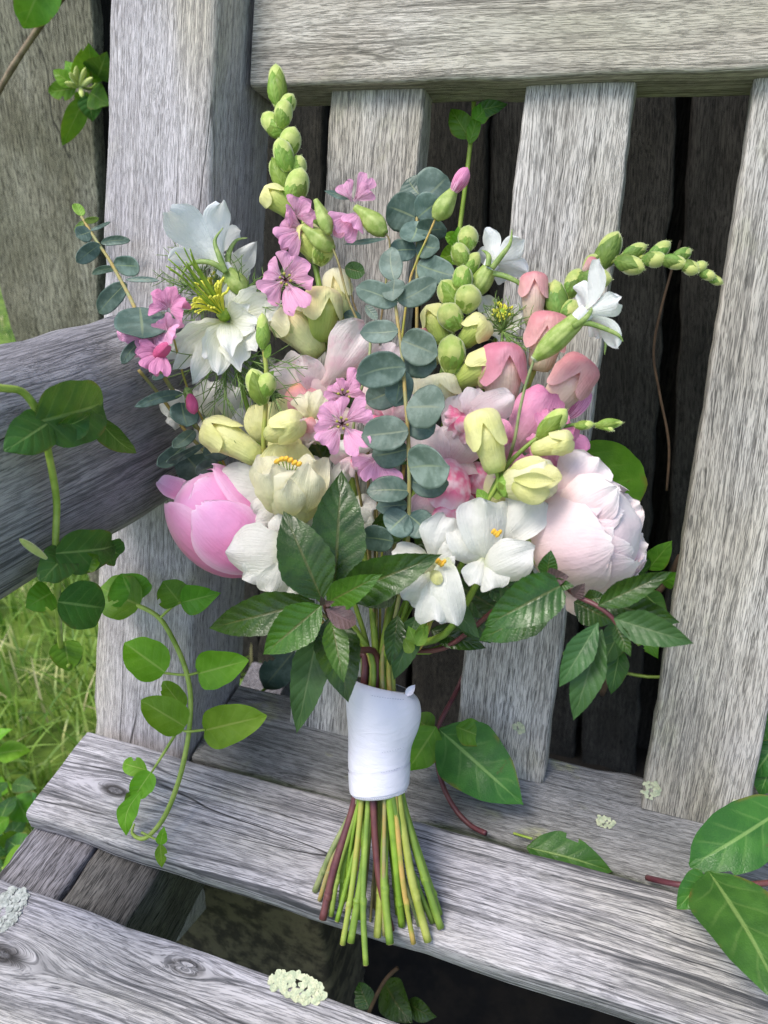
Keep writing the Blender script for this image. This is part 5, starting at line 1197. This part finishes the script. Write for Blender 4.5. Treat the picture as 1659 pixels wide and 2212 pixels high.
# ------------------------------------------------------------------ mint: serrated dark leaves
def mint(par, b, e, w, mat=l_mint, shape='ovate', **kw):
    kw = {**dict(cup=.16, curl=.03, tipc=-.10, saw=17, fold=.10, nu=12, nv=34, ruf=.01), **kw}
    o = pet(par, mat, b, e, w, shape, 'leaf', **kw)
    return o
t = flower('mint_sprig', 'large dark green serrated mint rosette at the front of the bouquet', 'mint', (700, 1305, .06))
mint(t, (722, 1275, .064), (738, 1014, .060), 122, tipc=-.05)
mint(t, (696, 1296, .074), (612, 1102, .082), 118, curl=.06)
mint(t, (735, 1285, .074), (948, 1200, .078), 96, fold=.2, curl=.06)
mint(t, (706, 1302, .082), (818, 1244, .096), 66, l_mintl)
mint(t, (680, 1300, .072), (440, 1360, .082), 88, curl=.05)
mint(t, (694, 1308, .080), (566, 1416, .092), 92, l_mintl)
mint(t, (715, 1330, .066), (752, 1516, .074), 98, l_mint)
mint(t, (716, 1340, .078), (742, 1472, .090), 56, l_mintl)
mint(t, (690, 1350, .056), (640, 1588, .066), 80, l_mintb)
mint(t, (704, 1316, .090), (764, 1346, .100), 50, l_purple, curl=-.2, fold=-.3)
mint(t, (700, 1308, .086), (694, 1290, .094), 16, l_purple, saw=0); mint(t, (702, 1306, .088), (720, 1300, .096), 14, l_purple, saw=0)
full_stem(t, [(702, 1302, .084), (712, 1330, .066), (760, 1400, .030)], 800, (845, 2010), .010, .0024, m_stemp)
t = flower('mint_sprig', 'purple stemmed mint sprig spreading out to the right below the pale peony', 'mint', (1240, 1270, .05))
full_stem(t, [(1342, 1362, .066), (1318, 1330, .068), (1285, 1306, .068), (1240, 1284, .064), (1180, 1240, .05), (1090, 1300, .025), (960, 1400, .006)], 872, (905, 1985), .004, .0022, m_stemp)
mint(t, (1210, 1266, .072), (1046, 1352, .082), 102, curl=.06, shape='heart')
mint(t, (1200, 1300, .048), (1030, 1385, .050), 86)
mint(t, (1292, 1308, .070), (1452, 1234, .072), 56, cup=.3, fold=.3, nrm=None)
mint(t, (1300, 1300, .060), (1470, 1345, .060), 66, l_mint)
mint(t, (1326, 1336, .072), (1498, 1390, .076), 72, l_mintb, fold=.25)
mint(t, (1292, 1345, .070), (1208, 1484, .076), 62, l_mintb, fold=.25, shape='lance')
mint(t, (1300, 1360, .064), (1238, 1558, .068), 72, l_mintb, fold=.2, shape='lance')
mint(t, (1330, 1350, .072), (1362, 1418, .076), 34, l_mint, fold=.4)
mint(t, (1262, 1296, .062), (1310, 1290, .064), 40); mint(t, (1240, 1290, .066), (1262, 1262, .072), 30, l_purple)
mint(t, (1180, 1245, .058), (1190, 1190, .064), 42); mint(t, (1180, 1250, .062), (1226, 1246, .070), 44, l_purple); mint(t, (1190, 1262, .064), (1238, 1266, .07), 30)
mint(t, (1150, 1260, .050), (1106, 1230, .052), 50); mint(t, (1165, 1255, .052), (1128, 1262, .060), 40)
mint(t, (1240, 1300, .040), (1330, 1345, .036), 70)
V, F, UV = ovoid(B(1150, 1215, .03), B(1164, 1140, .034), npx(B(1150, 1180), 52), PB, .9); mk('seed_pod', V, F, m_budd, t, UV)
t = flower('mint_sprig', 'shaded mint leaves filling the underside of the bouquet above the ribbon', 'mint', (880, 1340, .01))
for b_, e_, w_, m_ in [((960, 1290, .034), (1034, 1376, .044), 50, l_mintb), ((900, 1330, .012), (850, 1470, .02), 60, l_mintb), ((860, 1330, .018), (842, 1440, .022), 46, l_mint), ((1000, 1300, .012), (1060, 1390, .012), 80, l_mint), ((930, 1360, .006), (1050, 1400, .004), 50, l_mint), ((980, 1260, .01), (1100, 1330, .008), 90, l_mint), ((840, 1210, .02), (960, 1290, .03), 100, l_mint), ((820, 1180, .012), (870, 1080, .014), 70, l_mint), ((700, 1220, .012), (600, 1260, .014), 90, l_mint), ((1050, 1240, .008), (1150, 1300, .006), 80, l_mint), ((860, 1250, .01), (760, 1300, .02), 90, l_mint), ((780, 1180, .006), (700, 1060, .008), 110, l_mint), ((900, 1180, .006), (1000, 1090, .006), 110, l_mint), ((600, 1100, -.01), (500, 1010, -.008), 110, l_mint), ((900, 1000, -.01), (820, 880, -.008), 120, l_mint), ((1050, 1050, -.008), (1120, 930, -.008), 120, l_mint), ((700, 1000, -.008), (640, 880, -.006), 120, l_mint), ((1010, 900, -.012), (1040, 800, -.012), 110, l_mint), ((600, 880, -.014), (560, 760, -.012), 110, l_mint), ((780, 900, -.012), (740, 780, -.010), 110, l_mint), ((450, 1040, -.012), (380, 960, -.012), 80, l_eucd), ((1180, 1000, -.01), (1260, 960, -.01), 80, l_mint)]:
    mint(t, b_, e_, w_, m_)
full_stem(t, [(900, 1200, 0), (880, 1300, .004), (850, 1400, .004)], 832, (860, 1975), -.004, .0024, m_stem2)
t = flower('mint_sprig', 'thick lime green side shoot with folded leaflets just above the right edge of the ribbon', 'mint', (895, 1400, .02))
full_stem(t, [(920, 1318, .03), (904, 1372, .024)], 846, (868, 2000), .012, .0030, m_stem2)
for b_, e_, w_ in [((898, 1392, .03), (882, 1352, .034), 30), ((900, 1395, .03), (925, 1350, .034), 28), ((890, 1410, .032), (872, 1380, .036), 26), ((905, 1380, .03), (912, 1345, .036), 20)]: pet(t, m_sepal, b_, e_, w_, 'ovate', 'leaflet', cup=.5)

# ================================================================== VINES
m_twig = plain('twig', '#4a3a2c', '#5d4a38', 80, .8)
m_twig2 = plain('twig_pale', '#7a6a58', '#93836e', 80, .8)
VG = 'vine shoots growing through the bench'
def vine(label, at, pts, r, mat=None):
    t = thing('vine_shoot', label, 'vine', at, VG)
    V, F, UV = tube(pts, r, 8, 6, lump=.1); mk('stem', V, F, mat or m_stem, t, UV); return t
def leaf(par, b, e, w, mat=l_vine, shape='vine', name='leaf', **kw):
    kw = {**dict(cup=.10, curl=.05, tipc=-.10, ruf=.03, nf=4, nu=10, nv=18, jag=.05), **kw}
    n = kw.pop('nrm', None); V, F, UV = blade(b, e, w*px((b+e)*.5), n, shape, **kw)
    if rb_.random() < .35:          # an insect bite at the rim
        j0 = rb_.randrange(5, 15); side = rb_.choice((0, 9)); cut = {j0*10+side, (j0+1)*10+side}
        if rb_.random() < .5: cut.add(j0*10+abs(side-1))
        F = [f for k, f in enumerate(F) if k not in cut]
    return mk(name, V, F, mat, par, UV)
rb_ = random.Random(11)
# left of the bench, over the armrest
def A(x, y, d=0):
    p = XP(x, y, xa); v = (CAM-p).normalized(); return p+v*((.006+d)*.6/max(.25, v.x))
t = vine('long vine hanging over the dark armrest with big curled leaves', A(100, 1000), [A(-60, 832, .012), A(0, 838, .016), A(50, 848, .02), A(85, 900, .022), A(106, 985, .014), A(122, 1080, .012), A(120, 1170, .014), A(124, 1270, .016), P(132, 1400, .12), P(150, 1440, .12)], .0022, m_stem)
leaf(t, A(78, 912, .028), A(240, 868, .036), 140, l_vined, cup=.15, roll=10, fold=.1); leaf(t, A(110, 910, .03), A(20, 968, .036), 96, l_vined, cup=-.1)
leaf(t, A(110, 930, .028), A(205, 895, .046), 60, l_vined, cup=.6, ruf=.1, roll=30, shape='ovate')
leaf(t, A(200, 893, .02), A(296, 988, .034), 56, l_vined, roll=25, fold=.3, shape='ovate')
leaf(t, A(120, 1195, .03), A(262, 1180, .036), 96, l_vined, cup=.15, roll=10, ruf=.05); leaf(t, A(150, 1190, .026), A(92, 1252, .034), 78, l_vined, cup=-.1, ruf=.05)
leaf(t, A(170, 1230, .032), A(215, 1200, .042), 44, l_vine, cup=.6, ruf=.12, shape='ovate'); leaf(t, A(222, 1180, .02), A(262, 1200, .026), 60, l_vined, cup=.5, ruf=.1)
V, F, UV = ovoid(A(100, 1206, .03), A(42, 1164, .034), 17*px(A(60, 1180)), PB, .8); mk('leaf_bud', V, F, m_bud, t, UV)
leaf(t, A(112, 1280, .012), A(60, 1310, .012), 70, l_vine); leaf(t, A(125, 1300, .02), A(235, 1315, .026), 104, l_vined, cup=.2)
leaf(t, P(140, 1385, .12), P(150, 1452, .12), 66, l_vine, shape='heart', cup=.2); leaf(t, P(150, 1385, .11), P(165, 1440, .11), 40, l_vined)
# the shoot hanging over the left end of the seat
hs = .085
t = vine('bright green vine shoot looping down over the left end of the middle seat plank', P(400, 1500, hs), [P(262, 1302, .075), P(302, 1310, .08), P(345, 1336, hs), P(378, 1390, hs+.004), P(402, 1450, hs+.008), P(412, 1510, hs+.010), P(407, 1590, hs+.016), P(388, 1680, hs+.03), P(360, 1755, hs+.05), P(330, 1798, hs+.062), P(306, 1812, hs+.066), P(286, 1800, hs+.066), P(290, 1780, hs+.066)], [.0020]*9+[.0017]*2+[.0012, .0008], m_stem)
q = random.Random(2)
leaf(t, P(302, 1308, .08), P(212, 1268, .082), 96, l_vine, fold=.2); leaf(t, P(290, 1300, .078), P(262, 1240, .082), 92, l_vine, cup=.2)
V, F, UV = tube([P(345, 1336, hs), P(370, 1312, hs), P(392, 1300, hs)], .0012, 6, 4); mk('leaf_stalk', V, F, m_stem, t, UV)
leaf(t, P(388, 1302, hs), P(352, 1256, hs+.004), 70, l_vine, cup=.2); leaf(t, P(390, 1302, hs), P(472, 1282, hs), 66, l_vine, fold=.3, shape='ovate')
V, F, UV = tube([P(340, 1452, hs), P(400, 1458, hs+.008), P(430, 1452, hs+.006)], .0011, 6, 4); mk('leaf_stalk', V, F, m_stem, t, UV)
leaf(t, P(356, 1452, hs+.004), P(268, 1388, hs+.012), 86, l_vineb, fold=.35); leaf(t, P(428, 1455, hs+.006), P(530, 1428, hs+.008), 82, l_vineb, cup=.2, fold=.1)
V, F, UV = tube([P(384, 1572, hs+.014), P(404, 1580, hs+.016), P(444, 1576, hs+.014)], .0011, 6, 4); mk('leaf_stalk', V, F, m_stem, t, UV)
leaf(t, P(400, 1570, hs+.016), P(304, 1512, hs+.028), 74, l_vineb, cup=.2, fold=.15); leaf(t, P(440, 1578, hs+.014), P(566, 1548, hs+.022), 90, l_vineb, cup=.15); leaf(t, P(396, 1530, hs), P(350, 1470, hs-.004), 44, l_vineb)
V, F, UV = tube([P(386, 1574, hs+.016), P(358, 1620, hs+.026), P(325, 1672, hs+.034)], [.0013, .0012, .0008], 6, 4); mk('side_shoot', V, F, m_stem, t, UV)
leaf(t, P(318, 1664, hs+.034), P(252, 1645, hs+.036), 40, l_vineb, shape='ovate', tipc=-.4); leaf(t, P(326, 1668, hs+.038), P(285, 1728, hs+.05), 50, l_vineb, cup=.3); leaf(t, P(300, 1698, hs+.045), P(272, 1740, hs+.05), 28, l_vine, cup=.4)
leaf(t, P(306, 1708, hs+.05), P(272, 1808, hs+.066), 44, l_vineb, shape='lance', bend=.3)
V, F, UV = tube([P(306, 1798, hs+.066), P(326, 1808, hs+.068), P(346, 1818, hs+.07)], [.0010, .0008, .0006], 6, 4); mk('side_shoot', V, F, m_stem, t, UV)
leaf(t, P(346, 1826, hs+.07), P(354, 1788, hs+.072), 24, l_vineb, shape='ovate'); leaf(t, P(346, 1822, hs+.07), P(350, 1876, hs+.074), 26, l_vineb, shape='ovate')
# upper left
def FQ(x, y, d): return FP(x, y, .36-d)
t = vine('woody brown vine crossing the top left corner with a single leaf', FQ(60, 110, .05), [FQ(-40, 270, .05), FQ(10, 175, .05), FQ(50, 110, .05), FQ(95, 45, .05), FQ(140, -12, .05), FQ(190, -80, .05)], .0034, m_twig2)
leaf(t, FQ(100, -60, .06), FQ(50, 60, .08), 90, l_vine, cup=.2)
t = vine('cluster of young green leaves and flower buds emerging left of the back post', FQ(180, 190, .04), [FQ(222, 150, .01), FQ(200, 190, .03), FQ(172, 185, .05), FQ(160, 175, .06)], .0016, m_stem)
for b_, e_, w_, m_ in [((200, 180), (192, 100), 76, l_vine), ((175, 180), (140, 130), 38, l_vineb), ((170, 180), (176, 108), 36, l_vineb), ((165, 190), (98, 200), 40, l_vine), ((195, 200), (232, 225), 60, l_vine), ((190, 200), (170, 235), 40, l_vine), ((185, 205), (132, 320), 44, l_vine), ((210, 170), (228, 120), 70, l_vined), ((160, 185), (112, 150), 34, l_vineb), ((190, 205), (200, 262), 50, l_vined)]:
    leaf(t, FQ(*b_, .05+.01*q.random()), FQ(*e_, .05+.03*q.random()), w_, m_, shape='ovate')
for (x, y), (x2, y2) in [((165, 185), (165, 142)), ((172, 186), (185, 146)), ((168, 188), (140, 178)), ((174, 188), (178, 210)), ((170, 186), (150, 156)), ((176, 186), (200, 168))]:
    V, F, UV = ovoid(FQ(x, y, .07), FQ(x2, y2, .085), 12*px(FQ(x, y, .07)), PB, .9, sides=8, rows=8); mk('flower_bud', V, F, m_bud, t, UV)
# behind the slats
t = vine('vine shoot rising behind the bench between the second and third slats', P(1010, 350, -.03), [P(985, 560, -.03), P(995, 480, -.03), P(1008, 380, -.032), P(1016, 310, -.035), P(1022, 250, -.035), P(1026, 180, -.04)], .0018, m_stem)
leaf(t, P(1014, 300, -.032), P(972, 232, -.03), 52, l_vine, shape='ovate'); leaf(t, P(1022, 265, -.03), P(1060, 222, -.03), 40, l_vine, shape='ovate'); leaf(t, P(1024, 240, -.03), P(1096, 225, -.03), 34, l_vined, shape='ovate'); leaf(t, P(1014, 312, -.03), P(1034, 240, -.03), 30, l_vine, shape='ovate')
for (b_, e_, w_) in [((990, 520), (960, 505), 30), ((990, 545), (950, 560), 44), ((985, 540), (990, 490), 30), ((985, 560), (1005, 530), 30)]: leaf(t, P(*b_, -.02), P(*e_, -.014), w_, l_vineb, shape='ovate')
t = vine('large heart shaped vine leaf standing behind the pale peony', P(1270, 1000, .04), [P(1180, 1180, .02), P(1215, 1050, .034), P(1240, 975, .04)], .0016, m_stem)
leaf(t, P(1238, 965, .04), P(1350, 1130, .036), 190, l_vine, cup=.12, shape='disc', tipc=-.1); leaf(t, P(1240, 960, .036), P(1232, 1005, .04), 50, l_vined)
leaf(t, P(1200, 1200, .01), P(1370, 1190, .0), 60, l_vine)
t = vine('vine with dark leaf pair right of the white ribbon, its stem bending to the seat', P(945, 1570, .02), [P(1010, 1440, -.025), P(985, 1495, -.012), P(958, 1545, .012), P(945, 1580, .022), P(944, 1640, .034), P(958, 1700, .044), P(985, 1750, .05), P(1018, 1784, .056), P(1050, 1800, .062)], .0021, m_stemp)
leaf(t, P(948, 1575, .026), P(1130, 1738, .052), 150, l_vined, shape='ovate', cup=.12, fold=.05); leaf(t, P(942, 1570, .028), P(878, 1668, .046), 86, l_vine, shape='ovate'); leaf(t, P(935, 1580, .022), P(890, 1545, .02), 60, l_vine, shape='ovate'); leaf(t, P(985, 1570, .03), P(1062, 1600, .03), 60, l_vine, shape='ovate')
t = vine('single dark curled leaf lying in the crack behind the middle seat plank', SP(1230, 1830, .01), [SP(1110, 1800, -.017), SP(1130, 1806, -.012), SP(1150, 1812, -.010)], .0010, m_stem)
leaf(t, SP(1138, 1830, -.015), SP(1326, 1880, -.014), 92, l_vined, shape='ovate', nrm=SN+UH*.5, fold=.2, curl=.04); 
t = vine('two large dark green leaves on a red stem at the right edge of the seat', SP(1560, 1900, .03), [SP(1398, 1896, -.010), SP(1450, 1908, .010), SP(1520, 1916, .016), SP(1600, 1912, .02), SP(1690, 1904, .02)], .0021, m_stemp)
leaf(t, SP(1700, 1742, .05), SP(1500, 1868, .035), 130, l_vined, shape='disc', cup=.14, nrm=SN+CB); leaf(t, SP(1530, 1882, .03), SP(1700, 2170, .045), 190, l_vined, shape='ovate', cup=.10, nrm=SN+CB*.7, tipc=-.05)
leaf(t, SP(1522, 1890, .028), SP(1468, 1960, .03), 60, l_vined, nrm=SN+CB)
t = vine('tangle of green leaves in the dark gap behind the wide right slat', P(1400, 1300, -.05), [P(1300, 1500, -.06), P(1340, 1400, -.05), P(1375, 1320, -.05), P(1430, 1270, -.05), P(1470, 1200, -.06)], .0026, m_twig)
for b_, e_, w_, m_ in [((1400, 1230), (1450, 1170), 50, l_vine), ((1390, 1240), (1370, 1180), 44, l_vined), ((1370, 1330), (1420, 1420), 60, l_vine), ((1350, 1340), (1300, 1440), 60, l_vined), ((1340, 1400), (1320, 1500), 50, l_vined), ((1430, 1260), (1465, 1240), 40, l_vine), ((1390, 1280), (1440, 1330), 50, l_vined)]:
    leaf(t, P(*b_, -.05), P(*e_, -.04+.02*q.random()), w_, m_, shape='ovate')
V, F, UV = tube([P(1200, 1405, -.05), P(1300, 1440, -.05), P(1400, 1462, -.05), P(1480, 1455, -.05)], .0014, 6, 4); mk('side_shoot', V, F, m_stem, t, UV)
t = vine('thin bare brown tendril hanging in the gap right of the third slat', P(1415, 700, -.09), [P(1470, 520, -.10), P(1430, 660, -.09), P(1412, 760, -.09), P(1425, 850, -.09), P(1445, 960, -.09), P(1440, 1060, -.09)], .0011, m_twig)
t = vine('dark leaves outside the bench right of the last visible slat', P(1650, 1560, -.03), [P(1700, 1750, -.05), P(1680, 1600, -.04), P(1660, 1480, -.04), P(1680, 1300, -.05)], .002, m_stem)
for b_, e_, w_ in [((1670, 1540), (1620, 1600), 70), ((1670, 1500), (1640, 1440), 60), ((1680, 1600), (1625, 1680), 80), ((1670, 1640), (1640, 1720), 60), ((1680, 1460), (1650, 1370), 60)]: leaf(t, P(*b_, -.03), P(*e_, -.02), w_, l_vined, shape='ovate')
# under and beside the seat
t = vine('bluish green leaf in the dark behind the left end of the seat rail', P(610, 1450, -.05), [P(520, 1540, -.08), P(570, 1490, -.06), P(600, 1470, -.05)], .0016, m_stem)
leaf(t, P(640, 1400, -.05), P(566, 1490, -.045), 70, l_eucd, shape='disc')
t = vine('dim leaves growing up in the dark space below the seat', SP(840, 2120, -.1), [SP(780, 2240, -.3), SP(800, 2180, -.25), SP(830, 2120, -.22), SP(860, 2090, -.21)], .0018, m_twig)
for b_, e_, w_ in [((830, 2120), (885, 2210), 84), ((800, 2180), (772, 2120), 50), ((880, 2165), (940, 2200), 50)]: leaf(t, SP(*b_, -.27), SP(*e_, -.265), w_, l_mint, shape='ovate', nrm=CB)  # dark mint material, dimness below the seat put into the leaf colour
# weeds among the grass at the left
t = thing('broadleaf_weed', 'broad leaved weed growing in the grass beside the left end of the seat', 'weed', GP(20, 1800))
for i in range(80):
    x, y = q.uniform(-140, 130), q.uniform(1560, 1890)
    if x > 60-(1700-y)*.8: continue
    b_ = hit(x, y, Vector((0, 0, q.uniform(.06, .24))), Vector((0, 0, 1))); a_ = q.uniform(0, 6.28)
    leaf(t, b_, b_+Vector((math.cos(a_)*.045, math.sin(a_)*.045, q.uniform(-.01, .03))), 60*q.uniform(.6, 1.2)*1.0, [l_vine, l_vined, l_vined, l_vineb][i % 4], shape='ovate', nrm=Vector((0, -.5, 1)))
    if i % 3 == 0: V, F, UV = tube([Vector((b_.x+.01, b_.y+.02, 0)), lerp(Vector((b_.x, b_.y, 0)), b_, .6), b_], .0014, 6, 3); mk('stalk', V, F, m_stem, t, UV)
